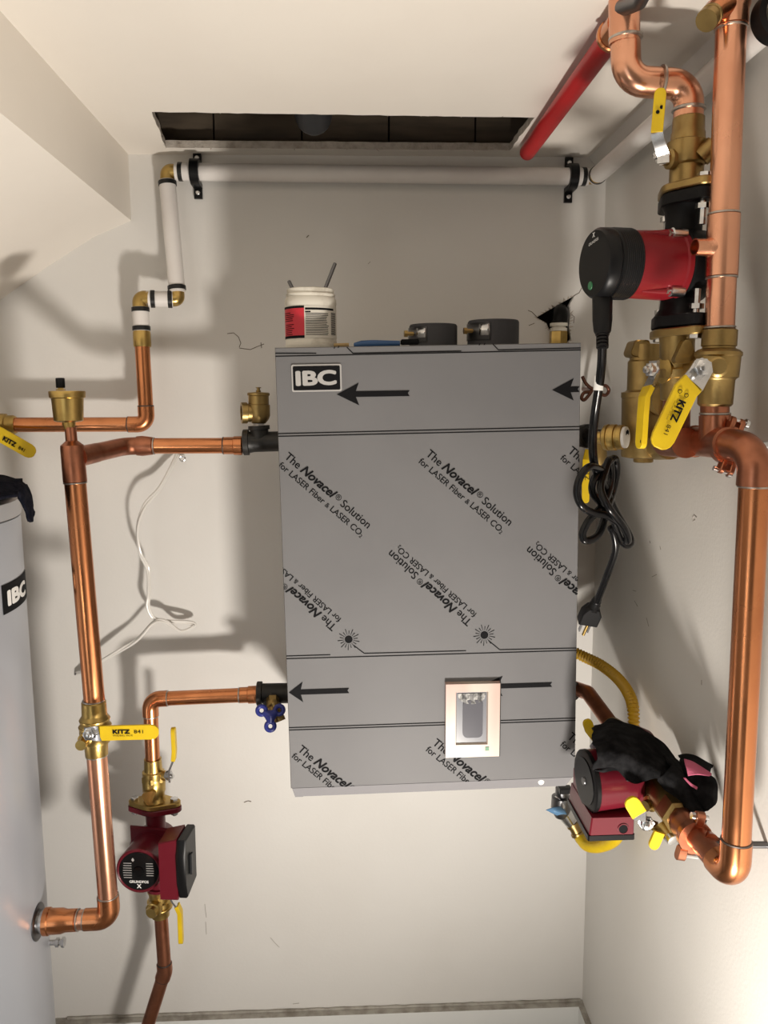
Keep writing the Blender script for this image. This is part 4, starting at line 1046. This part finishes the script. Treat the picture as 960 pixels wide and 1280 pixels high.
# ---- big upright pipe
RU = .0172
UW = .72
ub = thing('copper_riser', 'tall upright copper pipe right of the black pump, with open side stub', 'pipe', W(899, 415, UW))
h0, h1 = W(917, -50, UW), W(899, 424, UW); hd = (h1-h0).normalized()
hz_ = lambda py: W(908, py, UW)
def onl(py):
    a_ = W(905, py, UW); k = (a_-h0).z/hd.z; return h0+hd*k
MB().sweep([h0, h1], RU, 32).build('pipe', M_COPPERB, ub)
MB().lathe(h0, hd, [(0, RU*1.22), ((onl(8)-h0).length, RU*1.2), ((onl(14)-h0).length, RU*1.10), ((onl(33)-h0).length, RU*1.10), ((onl(33.5)-h0).length, RU)], 32).build('coupling', M_COPPERB, ub)
joint(ub, onl(36), hd, RU)
MB().sweep([onl(2)+V((0, 0, 0)), W(893, 14, UW+.02), W(884, 24, UW+.03)], [.015, .0125, .011], 20).build('side_port', M_COPPER, ub)
MB().lathe(W(890, 18, UW+.025), W(884, 24, UW+.03)-W(893, 14, UW+.02), [(0, .0125), (.004, .0125), (.0045, .0118), (.008, .0118), (.0085, .0125), (.016, .0122)], 20).build('port_thread', M_BRASSD, ub)
MB().lathe(onl(268), hd, [(0, RU), (.001, RU*1.09), ((onl(345)-onl(268)).length, RU*1.09), ((onl(346)-onl(268)).length, RU)], 32).build('tee', M_COPPERB, ub)
joint(ub, onl(267), hd, RU); joint(ub, onl(347), hd, RU); joint(ub, h1-hd*.014, hd, RU)
sb = onl(310); MB().lathe(sb, (-1, -.15, 0), [(0, .016), (.018, .0115), (.022, .0100), (.037, .0100), (.037, .0085), (.02, .0085)], 24).build('side_stub', M_COPPERB, ub)
# valve below with the wide yellow lever
bv_ = thing('ball_valve', 'large brass ball valve with the widest yellow lever, by the right wall', 'valve', W(893, 510, UW))
k0, k1 = W(900, 411, UW), W(893.5, 508, UW)
valve_on(bv_, k0, k1, [(0, .0180), (.02, .0205), (.22, .0205), (.23, .0190), (.25, .0190), (.27, .0240), (.30, .0275), (.34, .0278), (.36, .0262), (.52, .0256), (.62, .0252), (.64, .0225), (.66, .0212), (.97, .0205), (1, .018)], M_BRASSD)
MB().lathe(k0.lerp(k1, .50), (-.42, -1, 0), [(0, .012), (.034, .012), (.036, .009), (.05, .009)], 20).build('stem', M_BRASSD, bv_)
HW = UW+.062
hp = [W(883, 450, HW), W(879, 458, HW), W(872, 470, HW+.004), W(866, 479, HW+.012), W(857, 488, HW+.014), W(822, 561, HW+.014)]
hv = (W(835, 524, HW)-W(847, 531, HW)).normalized()
lever(bv_, hp, hv, [.006, .0125, .0125, .0135, .0142, .0138], .0035, 3, W(876.5, 460, HW+.002), (-.1, -1, .05), thick_grip=.005, nutr=.0095)
lettering(bv_, [('KITZ', .03, 0, 1, 0, 0)], W(849, 499, HW+.0175), W(837, 525, HW+.0175), (0, -1, 0), lift=.001, hscale=1.0)
lettering(bv_, 'WOG BALL VALVE SIZE', W(843, 500, HW+.0175), W(832, 524, HW+.0175), (0, -1, 0), lift=.001)
lettering(bv_, '841', W(834, 530, HW+.0175), W(829, 542, HW+.0175), (0, -1, 0), lift=.001, hscale=.8)
for px, py in ((850, 489), (858, 494)):
    MB().torus(W(px, py, HW+.0178), (0, -1, 0), .0022, .0004, 14, 5).build('print_mark', M_INK, bv_)
MB().lathe(W(803, 552, PW+.0505), (-.3, -1, 0), [(0, .003), (.0005, .003)], 10).build('print_mark', M_INK, lv)

# ---- manifold from the boiler to the right hand riser
zM = W(893, 553, UW).z
mf = thing('copper_manifold', 'tarnished copper manifold running along the right wall from the boiler', 'pipe', W(893, 570, UW))
xm = W(896, 553, UW).x
m0 = W(728, 544, .17); m0 = V((m0.x, -.17, m0.z)); mt_ = W(893.5, 553, UW); me_ = W(944, 573, .79)
md = (mt_-m0).normalized()
MB().sweep([W(775, 547, .33), mt_], RT*.96, 28).build('pipe', M_COPPERD, mf)
MB().sweep([mt_-md*.060, mt_+md*.034], RT*1.10, 28).build('tee', M_COPPERD, mf)
MB().sweep([mt_, W(893.5, 519, UW)], RT*1.08, 28).build('tee_neck', M_COPPERD, mf)
MB().sweep([W(893.5, 522, UW), W(893.5, 505, UW)], RT*.98, 28).build('short_pipe', M_COPPERD, mf); joint(mf, W(893.5, 517, UW), (0, 0, 1), RT*.99)
joint(mf, mt_-md*.062, md, RT); MB().torus(mt_-md*.056, md, RT*1.1, .002).build('bead', M_COPPERD, mf)
pj = W(846, 553, PW); MB().sweep([pj-md*.035, pj+md*.030], RT*1.12, 28).build('tee', M_COPPERD, mf)
lowp0 = W(942.5, 640, .79)
A = arc(mt_, W(943, 561, .79), lowp0, .026)
MB().sweep([mt_+md*.02]+A+[A[-1]+V((0, 0, -.018))], RT*1.10, 28).build('elbow', M_COPPERD, mf)
# split clamp round the manifold
cq = W(911, 557, .745); sp = thing('split_clamp', 'copper split ring clamp with two screws on the upper right manifold', 'clamp', cq-V((0, 0, .04)))
cu = V((.30, .12, .95)).normalized(); cu = (cu-md*cu.dot(md)).normalized(); cs = md.cross(cu)
MB().lathe(cq-md*.006, md, [(0, RT*1.13), (0, RT*1.32), (.011, RT*1.32), (.011, RT*1.13)], 32).build('ring', M_COPPERD, sp)
for s in (1, -1):
    e_ = cq+cu*s*(RT*1.32+.005)
    MB().prism(hull([(-.006, 0, .004), (.010*1, 0, .0075)]) if False else hull([(0, -.006, .0065), (0, .000, .0070)]), e_-cs*.0085*1+md*.0, md, cu*s, .006, .001).build('ear', M_COPPERD, sp)
    MB().prism(hull([(0, -.006, .0065), (0, .000, .0070)]), e_+cs*.003*1, md, cu*s, .006, .001).build('ear', M_COPPERD, sp)
    MB().lathe(e_+cu*s*.003-cs*.015, cs, [(0, .004), (.001, .0058), (.005, .0058), (.005, .003), (.024, .003)], 14).build('screw', M_STEEL, sp)
MB().sweep([cq+V((.02, 0, 0)), V((xr(cq.z), cq.y, cq.z))], .005, 10).build('wall_rod', M_STEEL, sp)

# ---- brass separator body in front of the manifold
se = thing('brass_fitting', 'tall brass cylinder fitting with knobbed top, behind the narrow yellow lever', 'fitting', W(804, 576, .50))
SWp = .50
s0, s1 = W(804, 572, SWp), W(806.5, 440, SWp); sd_ = (s1-s0).normalized(); SL = (s1-s0).length
sr = 27.5/(FPX/(1.72-SWp))
def sp_(py): return (W(805, py, SWp).z-s0.z)/sd_.z
MB().lathe(s0, sd_, [(0, sr*.72), (.002, sr*.98), (.006, sr), (sp_(497), sr*1.0), (sp_(496), sr*1.03), (sp_(490), sr*1.03), (sp_(489), sr*.86), (sp_(487), sr*.78), (sp_(452), sr*.76), (sp_(450), sr*.70)], 40).build('body', M_BRASSD, se)
MB().prism(hull([(-.008, -.003, .006), (-.004, .009, .006), (.008, .009, .006), (.008, -.006, .006)]), W(800, 438, SWp+.015), (1, 0, 0), (0, 0, 1), -.028, .002).lathe(W(807, 453, SWp), (0, 0, 1), [(0, sr*.72), (.026, sr*.66)], 24).build('cap', M_BRASSD, se)
MB().lathe(W(804, 578, SWp), (0, 0, 1), [(0, .0125), (.001, .0145), (.008, .0145), (.012, .0145)], 24).build('bottom_plug', M_BRASSD, se)
MB().sweep([W(826, 500, SWp), W(838, 500, PW-.03)], sr*.72, 24).sweep([W(820, 558, SWp), W(838, 556, PW-.05)], sr*.62, 24).build('side_port', M_BRASSD, se)
# gauge at the boiler nipple
gn = thing('boiler_nipple', 'black pipe nipple from the boiler right side with brass knob and white dial', 'fitting', W(745, 560, .22))
ha, hb = W(722, 545, .18), W(747, 545, .24)
MB().lathe(ha-(hb-ha).normalized()*.03, hb-ha, [(0, .0205), (.055, .0205), (.056, .022), (.066, .022), (.067, .014), (.11, .012)], 26).build('nipple', M_IRON, gn)
ka = W(748, 547, .515); kb = ka+V((.79, -.61, .03)).normalized()*.043; kd = (kb-ka).normalized(); KL = (kb-ka).length
MB().lathe(ka, kd, [(0, .009), (KL*.12, .009), (KL*.16, .013), (KL*.24, .0185), (KL*.36, .0195), (KL*.38, .0175), (KL*.44, .0175), (KL*.46, .0195), (KL*.62, .0190), (KL*.64, .0168), (KL*.70, .0168), (KL*.72, .0182), (KL*.86, .0178), (KL*.88, .016)], 32).build('ribbed_knob', M_BRASS, gn)
MB().sweep([hb, hb.lerp(ka, .5)+V((.01, 0, 0)), ka+kd*.004], .0085, 14).build('knob_neck', M_BRASS, gn)
dl = MB().lathe(ka+kd*KL*.88, kd, [(0, .0155), (.004, .0155), (.005, .013)], 28).build('dial', M_INKW, gn)
dlc = ka+kd*(KL*.88+.0052); du_ = V((0, 0, 1)).cross(kd).normalized()
for i in range(4): 
    a_ = -.7+.45*i; p_ = dlc+du_*.008*math.sin(a_)+V((0, 0, .008*math.cos(a_)))
    MB().box(p_, du_, V((0, 0, 1)), kd, .0012, .006, .0008).build('dial_mark', M_INK, dl)

# copper hanger strap behind the cord
cs_ = thing('bell_hanger', 'brown copper hanger strap on the wall beside the boiler top arrow', 'hanger', W(742, 500, .10))
hw0 = W(741, 486, .10)
for pts in ([(728, 471, .12), (733, 480, .115), (741, 486, .11), (750, 484, .10), (757, 482, .09), (761, 488, .085), (757, 494, .09), (750, 492, .10)],
            [(741, 486, .11), (736, 494, .115), (730, 500, .12), (727, 497, .12), (730, 491, .118), (737, 490, .112)]):
    MB().sweep(crom([W(*p) for p in pts], 6), .0034, 10).build('strap', M_STRAP, cs_)
MB().sweep([hw0, V((hw0.x+.01, 0, hw0.z))], .004, 10).build('wall_stud', M_STRAP, cs_)
# far yellow lever behind the coil
v6 = thing('ball_valve', 'yellow valve lever half hidden behind the coiled black cord', 'valve', W(735, 630, .22))
q0 = W(745, 570, .26)
MB().lathe(W(748, 552, .24), (0, 0, -1), [(0, .014), (.02, .016), (.04, .016), (.05, .012)], 20).build('valve_body', M_BRASSD, v6)
g = MB().ribbon([W(736, 563, .27), W(733, 575, .28), W(732, 600, .28), W(732, 629, .28)], (1, -.3, 0), .0065, .006).build('grip', M_YELLOW, v6, bevel=.0008)
lettering(v6, 'KITZ', W(731, 583, .2835), W(731, 600, .2835), (0, -1, 0), lift=.001)

# ---- black power cord of the red-motor pump
KW = .70
co_ = thing('power_cord', 'black power cord hanging from the red-motor pump, knotted in loops, with plug', 'cord', W(740, 780, .52))
gl = cc2+m1*.110+V((0, 0, -.041))
ge = W(755, 420, KW)
gdir = (W(753, 425, KW)-gl).normalized()
MB().lathe(gl, gdir, [(0, .0125), (.030, .0120), (.044, .0105), (.048, .0085), (.049, .0085)], 22).build('strain_relief', M_BLACKP, co_)
for i in range(4): MB().lathe(gl+gdir*(.049+.0045*i), gdir, [(0, .0075), (.003, .0075), (.0031, .0055), (.0045, .0055)], 16).build('relief_rib', M_BLACKP, co_)
g_end = gl+gdir*.060
cord = [g_end, W(752, 455, KW-.01), W(749, 482, KW-.02), W(744, 515, KW-.04), W(741, 545, KW-.05), W(742, 575, KW-.05), W(748, 595, KW-.06)]
loop1 = [(756, 608, .62), (770, 640, .60), (786, 668, .60), (788, 680, .61), (778, 678, .62), (766, 650, .64), (752, 630, .65), (741, 616, .65), (742, 600, .65), (755, 585, .63), (768, 573, .61), (771, 590, .60), (766, 615, .60), (758, 640, .63), (748, 668, .65), (733, 676, .66), (728, 668, .66), (735, 652, .66), (746, 640, .655),
         (757, 625, .63), (764, 600, .61), (762, 575, .62), (756, 590, .64), (751, 612, .66), (762, 636, .67), (780, 660, .65), (785, 676, .63), (776, 672, .62), (764, 660, .63)]
MB().sweep(crom(cord, 8), .0056, 14).build('cable', M_BLKRUB, co_)
MB().sweep(crom([cord[-1]]+[W(*p) for p in loop1]+[W(768, 670, .63), W(769, 690, .62), W(757, 724, .59), W(746, 752, .56)], 8), .0050, 12).build('coil', M_BLKRUB, co_)
MB().sweep(crom([W(752, 588, .64), W(738, 583, .67), W(726, 595, .68), (W(721, 615, .68)), W(727, 632, .68), (W(741, 641, .67)), W(757, 644, .66), W(770, 652, .65)], 8), .0050, 12).build('coil', M_BLKRUB, co_)
# label flag
lf = W(748.5, 479, KW-.02); t_ = (W(747, 492, KW-.02)-W(749.5, 466, KW-.02)).normalized()
MB().lathe(lf-t_*.009, t_, [(0, .0062), (.018, .0062)], 16).build('cord_label', M_INKW, co_)
lettering(co_, 'E1', lf+V((-.003, -.0064, .002)), lf+V((.0035, -.0064, .002)), (0, -1, 0), lift=.0006)
# plug
q0, q1 = W(747, 748, .56), W(730, 786, .53); qd = (q1-q0).normalized(); QL = (q1-q0).length; qn = V((0, -1, 0)); qn = (qn-qd*qn.dot(qd)).normalized(); qs = qd.cross(qn)
MB().lathe(q0, qd, [(0, .0062), (.006, .0075), (.007, .0065), (.012, .0085), (.013, .007), (.020, .0105)], 18).build('plug_relief', M_BLACKP, co_)
MB().prism([(-.008, 0), (.008, 0), (.0145, .012), (.0145, .033), (-.0145, .033), (-.0145, .012)], q0+qd*.016-qn*.009, qs, qd, .018 if qs.cross(qd).dot(qn) > 0 else -.018, .0).build('plug_body', M_BLACKP, co_, bevel=.002)
for s in (-1, 1): MB().box(q0+qd*.058+qs*s*.0063, qs, qd, qn, .0018, .018, .0065).build('prong', M_STEEL, co_)
MB().sweep([q0+qd*.048+qn*.006, q0+qd*.069+qn*.006], .0024, 10).build('prong', M_BRASS, co_)

# ---- yellow gas hose
def corrug(pts, r, n=6, amp=.0015, pitch=.0066):
    path = crom(pts, 30); L = [0.]
    for a_, b_ in zip(path[:-1], path[1:]): L.append(L[-1]+(b_-a_).length)
    step = pitch/4; out = []; i = 0; s = 0.
    while s < L[-1]:
        while i < len(L)-2 and L[i+1] < s: i += 1
        w = (s-L[i])/max(1e-9, L[i+1]-L[i]); out.append(path[i].lerp(path[i+1], w)); s += step
    rr = [r+amp*math.sin(2*PI*k/4) for k in range(len(out))]
    return MB().sweep(out, rr, 18)
gh = thing('gas_hose', 'yellow corrugated gas hose curving from the boiler behind the maroon pump', 'hose', W(790, 880, .26))
corrug([W(*p) for p in ((712, 812, .16), (728, 820, .18), (752, 832, .22), (774, 850, .27), (788, 872, .32), (792, 895, .35), (791, 930, .36), (788, 975, .36), (783, 1020, .34), (770, 1046, .30), (750, 1057, .26), (735, 1056, .23), (724, 1047, .20))], .0095).build('hose', M_HOSE, gh)
MB().sweep(crom([W(783, 1018, .34), W(770, 1048, .30), W(750, 1058, .26), W(734, 1057, .23), W(725, 1047, .205)], 8), .0112, 18).build('sleeve', M_YELLOW, gh)
MB().lathe(W(726, 1050, .203), W(716, 1030, .195)-W(726, 1050, .203), [(0, .0105), (.010, .0105), (.011, .0135), (.016, .0135), (.017, .011), (.028, .011), (.029, .0135), (.036, .0135)], 18).build('hose_nut', M_BRASSD, gh)
gv = thing('gas_valve', 'grey gas shutoff with blue tag under the boiler right corner', 'valve', W(700, 1030, .20))
MB().lathe(W(702, 985, .20), (0, 0, -1), [(0, .012), (.016, .012), (.018, .019), (.040, .020), (.052, .016), (.06, .012)], 22).build('valve_body', M_DKSTEEL, gv)
MB().lathe(W(704, 1003, .20), (-.9, -.5, 0), [(0, .016), (.016, .016), (.018, .012)], 20).build('side_cap', M_STEEL, gv)
MB().sweep([W(702, 1012, .2), W(712, 1026, .195), W(717, 1032, .195)], [.015, .013, .011], 18).build('elbow', M_STEEL, gv)
patch('blue_tag', [[W(682, 1012, .245), W(692, 1009, .25), W(700, 1008, .24)], [W(690, 1016, .25), W(696, 1014, .255), W(706, 1013, .24)], [W(696, 1019, .245), W(702, 1018, .25), W(708, 1018, .24)]], M_BLUET, gv, 4, amp=.001, th=.0015)
MB().box(W(706, 987, .215), (1, 0, 0), (0, 0, 1), (0, 1, 0), .024, .010, .02, .001).build('clip', M_BLACKP, gv)

# ---- lower right: boiler return, pump, valve, riser
rr_ = thing('copper_pipe_run', 'tarnished copper elbow coming out low on the boiler right side', 'pipe', W(735, 890, .2))
z0 = W(712, 858, .16); z1 = W(735, 866, .22); z2 = W(770, 914, .34)
MB().sweep([z0]+arc(z0, z1, z2, .02)+[z2], RC, 24).build('pipe', M_COPPERD, rr_)
MB().lathe(z0-V((.02, 0, 0)), z1-z0, [(0, .020), (.045, .020), (.046, .017)], 24).build('collar', M_IRON, rr_)
v7 = thing('ball_valve', 'yellow valve lever beside the lower copper elbow, left of the black cloth', 'valve', W(740, 925, .32))
MB().lathe(z2-(z2-z1).normalized()*.02, z2-z1, [(0, .016), (.02, .022), (.05, .022), (.06, .018)], 22).build('valve_body', M_BRASSD, v7)
MB().ribbon([W(752, 935, .37), W(745, 922, .38), W(737, 912, .38), W(733, 899, .38)], (1, 0, .2), .0085, .006).build('grip', M_YELLOW, v7, bevel=.0008)
MB().lathe(W(744, 931, .385), (-.5, -1, 0), [(0, .008), (.009, .008)], 6).build('nut', M_STEEL, v7)

# axis of the lower run: towards the viewer along the right wall
LA = W(906, 1096, .79); LB = W(762, 905, .34)
ld = (LB-LA).normalized()
def on_run(w):
    k = (-w-LA.y)/ld.y; return LA+ld*k
p3 = thing('circulator_pump', 'maroon circulator pump under the black cloth at lower right', 'pump', on_run(.48)-V((0, 0, .09)))
PC = on_run(.47)
m3 = V((-1, -.10, -.03)).normalized()
fl3 = V((-.35, 0, .93))
fr_ = on_run(.548)
flange(p3, fr_+ld*.001, ld, fl3, .013, M_PUMPM, .95)
MB().sweep([fr_, on_run(.38)], .021, 24).build('neck', M_PUMPM, p3)
MB().lathe(PC-m3*.03, m3, [(0, .028), (.004, .042), (.02, .050), (.05, .052), (.056, .046)], 36).build('volute', M_PUMPM, p3)
MO = W(788, 970, .53); 
MB().lathe(MO, m3, [(-.03, .036), (-.01, .040), (0, .0485), (.006, .0485), (.008, .0445), (.062, .046), (.066, .0465)], 44).build('motor_housing', M_PUMPM, p3)
mc = MB().lathe(MO+m3*.066, m3, [(0, .047), (.006, .0468), (.0075, .044), (.0076, .002)], 44).build('motor_cap', M_BLACKP, p3)
mfc = MO+m3*.074; mu = V((0, 0, 1)).cross(m3).normalized()
MB().lathe(mfc, m3, [(0, .036), (.0012, .036)], 36).build('face_plate', M_BLACKP, mc)
MB().lathe(mfc+m3*.001, m3, [(0, .007), (.002, .006)], 16).build('centre_screw', M_DKSTEEL, mc)
bxc = W(765, 1034, .575)
MB().prism([(-.034, -.013), (.034, -.013), (.034, .016), (-.031, .016)], bxc+V((0, .115, 0)), (1, 0, 0), (0, 0, 1), .115, .002).build('terminal_box', M_PUMPM, p3)
MB().prism([(-.036, -.021), (.035, -.021), (.035, -.0125), (-.036, -.0125)], bxc+V((0, .116, 0)), (1, 0, 0), (0, 0, 1), .117, .002).build('box_cover', M_BLACKP, p3)
MB().box(bxc+V((-.005, .075, .028)), (1, 0, 0), (0, 0, 1), (0, 1, 0), .050, .034, .07, .004).build('box_neck', M_PUMPM, p3)
kh = PPL(779, 1036, bxc+V((0, -.0003, 0)), V((0, 1, 0)))
MB().lathe(kh, (0, -1, 0), [(0, .0085), (.0012, .0085), (.0012, .0070), (.0002, .0068)], 24).build('knockout', M_PUMPM, p3)
MB().lathe(kh, (0, -1, 0), [(0, .0066), (.0004, .0066)], 20).build('knockout_hole', M_INK, p3)
# valve in front of it
v8 = thing('flanged_valve', 'brass flanged valve with two small yellow tabs, low right', 'valve', on_run(.60)-V((0, 0, .05)))
flange(v8, fr_-ld*.010, ld, fl3, .010, M_BRASSD, .98)
wA, wB = fr_-ld*.008, on_run(.672); wd2 = (wB-wA); WL = wd2.length
MB().lathe(wA, wd2, [(0, .024), (.006, .022), (.035, .022), (.04, .0235), (WL*.55, .0235), (WL*.6, .0225)], 28).build('valve_body', M_BRASSD, v8)
MB().lathe(wA+wd2*.58, wd2, [(0, .0225), (.004, .026), (.030, .026), (.034, .021)], 6).build('hex_end', M_BRASSD, v8)
sA = W(806, 1008, .60); 
MB().lathe(W(822, 1000, .585), (sA-W(822, 1000, .585)), [(0, .012), (.018, .012), (.02, .008), (.028, .008)], 18).build('stem', M_BRASS, v8)
hp = [W(822, 1033, .63), W(812, 1031, .635), W(802, 1022, .64), W(799, 1018, .64), W(786, 997, .64)]
lever(v8, hp, (.7, 0, -.7), [.006, .009, .011, .0115, .0112], .003, 3, W(808, 1028, .64), (-.3, -1, -.1), thick_grip=.005, nutr=.009)
MB().ribbon([W(824, 1040, .65), W(815, 1061, .65)], (.8, 0, .35), .0075, .005).build('tab', M_YELLOW, v8)
MB().sweep([W(826, 1030, .63), W(838, 1047, .645)], [.011, .0085], 14).build('drain_boss', M_BRASS, v8)
MB().lathe(W(837, 1046, .645), (.3, -1, -.3), [(0, .0085), (.008, .0085), (.009, .006)], 14).build('drain_cap', M_STEEL, v8)
# run to the riser
lr = thing('copper_riser', 'tall upright copper pipe at lower right, elbowed at both ends', 'pipe', W(918, 1100, .79))
lo0 = W(944, 590, .79); lo1 = LA
A = arc(lo0, W(918, 1098, .79), on_run(.68), .026, 10)
eL = W(918, 1098, .79)
MB().sweep([W(943.5, 596, .79), A[0]+V((0, 0, .02))], RT, 32).build('pipe', M_COPPER, lr)
d2_ = (on_run(.66)-eL).normalized()
MB().sweep([A[0]+V((0, 0, .022))]+A+[A[-1]+d2_*.012], RT*1.09, 32).build('elbow', M_COPPER, lr)
joint(lr, A[0]+V((0, 0, .023)), (0, 0, 1), RT, M_SOLDERD); joint(lr, W(943, 608, .79), (0, 0, 1), RT*1.02)
MB().sweep([A[-1], on_run(.655)], RT*.97, 28).build('short_pipe', M_COPPERD, lr)
MB().lathe(on_run(.70), ld, [(0, RT), (.001, RT*1.1), (.02, RT*1.1), (.024, RT*1.2), (.034, RT*1.22), (.042, RT*1.1)], 28).build('adapter', M_COPPERD, lr)
sp2 = thing('split_clamp', 'copper split ring clamp with two screws on the lower right elbow', 'clamp', on_run(.705)-V((0, 0, .03)))
cq = on_run(.70); cu = V((.2, 0, 1)); cu = (cu-ld*cu.dot(ld)).normalized(); cs = ld.cross(cu)
MB().lathe(cq-ld*.005, ld, [(0, RT*1.15), (0, RT*1.34), (.010, RT*1.34), (.010, RT*1.15)], 32).build('ring', M_COPPERD, sp2)
for s in (1, -1):
    e_ = cq+cu*s*(RT*1.34+.004)
    MB().prism(hull([(0, -.006, .006), (0, .003, .0065)]), e_-cs*.006, ld, cu*s, .012, .001).build('ear', M_COPPERD, sp2)
    MB().lathe(e_-cs*.012+cu*s*.002, cs, [(0, .0045), (.004, .0055), (.006, .0045), (.024, .003)], 14).build('screw', M_STEEL, sp2)
rod = W(885, 1060, .72); rodw = W(965, 1056, .80)
MB().sweep([cq+V((.015, 0, 0)), W(890, 1052, .73)], .010, 12).build('bracket', M_COPPERD, sp2)
ro2 = W(905, 1058, .74); re_ = V((xr(ro2.z)-.0, -.86, ro2.z))
sr_ = tag(MB().sweep([W(888, 1056, .735), W(960, 1056, .755), V((xr(ro2.z), -.77, ro2.z))], .0045, 12).build('wall_rod', M_DKSTEEL), 'dark threaded rod running into the right wall behind the copper riser', 'rod')

# ---- black cloth with pink lining over the lower pump
cl = thing('rag', 'black rag with a pink lining draped over the lower right pump', 'rag', W(800, 960, .55))
g1_ = [[(742, 908, .40), (762, 902, .42), (786, 906, .42), (806, 916, .42), (822, 932, .42)],
       [(740, 918, .50), (764, 908, .50), (790, 911, .50), (812, 922, .50), (838, 942, .48)],
       [(742, 938, .575), (766, 930, .58), (792, 934, .58), (818, 944, .57), (848, 958, .54)],
       [(746, 950, .585), (766, 948, .600), (790, 950, .61), (824, 958, .60), (858, 972, .58)],
       [(742, 962, .57), (768, 958, .590), (787, 976, .605), (826, 972, .61), (866, 990, .60)]]
patch('drape', [[W(*p) for p in r_] for r_ in g1_], M_CLOTH, cl, 9, amp=.007, fs_=32, th=.004, seed=1)
g2_ = [[(742, 962, .57), (752, 962, .575), (764, 958, .58), (776, 958, .585), (786, 974, .60)],
       [(748, 966, .55), (758, 968, .555), (768, 963, .56), (780, 966, .565), (784, 976, .58)]]
patch('hem', [[W(*p) for p in r_] for r_ in g2_], M_CLOTH, cl, 8, amp=.003, fs_=60, th=.003, seed=2)
hp_ = crom([V(W(x, y, w)) for x, y, w in ((748, 966, .556), (758, 968.5, .561), (768, 963, .566), (780, 967, .571), (785, 976, .588))], 8)
MB().sweep(hp_, .0016, 6).build('frayed_edge', M_DKGREY, cl)
g3_ = [[(818, 934, .46), (838, 944, .48), (850, 958, .50), (860, 976, .52)],
       [(836, 954, .60), (852, 968, .62), (868, 992, .64), (878, 1016, .66)],
       [(828, 968, .62), (846, 984, .64), (866, 1012, .67), (884, 1036, .69)],
       [(822, 974, .60), (838, 996, .62), (862, 1024, .65), (900, 1050, .67)]]
patch('drape', [[W(*p) for p in r_] for r_ in g3_], M_CLOTH, cl, 9, amp=.006, fs_=34, th=.004, seed=4)
g4_ = [[(848, 945, .56), (868, 946, .58), (889, 958, .60)], [(852, 956, .60), (872, 958, .62), (886, 966, .63)], [(860, 976, .63), (880, 974, .65), (893, 976, .65)], [(862, 996, .65), (880, 1000, .67), (895, 996, .66)], [(872, 1016, .66), (884, 1012, .68), (894, 1004, .66)]]
patch('flap', [[W(*p) for p in r_] for r_ in g4_], M_CLOTH, cl, 8, amp=.004, fs_=40, th=.004, seed=5)
g5_ = [[(855, 949, .645), (862, 951, .650), (868, 954, .653)], [(857, 958, .658), (872, 960, .663), (888, 967, .668)], [(860, 970, .665), (872, 968, .670), (886, 970, .672)]]
patch('pink_lining', [[W(*p) for p in r_] for r_ in g5_], M_PINK, cl, 6, amp=.001, fs_=40, th=.002, seed=6)
patch('pink_lining', [[W(*p) for p in r_] for r_ in [[(854, 972, .665), (857, 972, .666)], [(862, 981, .672), (864, 979, .672)], [(871, 987, .676), (872, 984, .676)]]], M_PINK, cl, 6, amp=.0005, fs_=40, th=.002, seed=6)
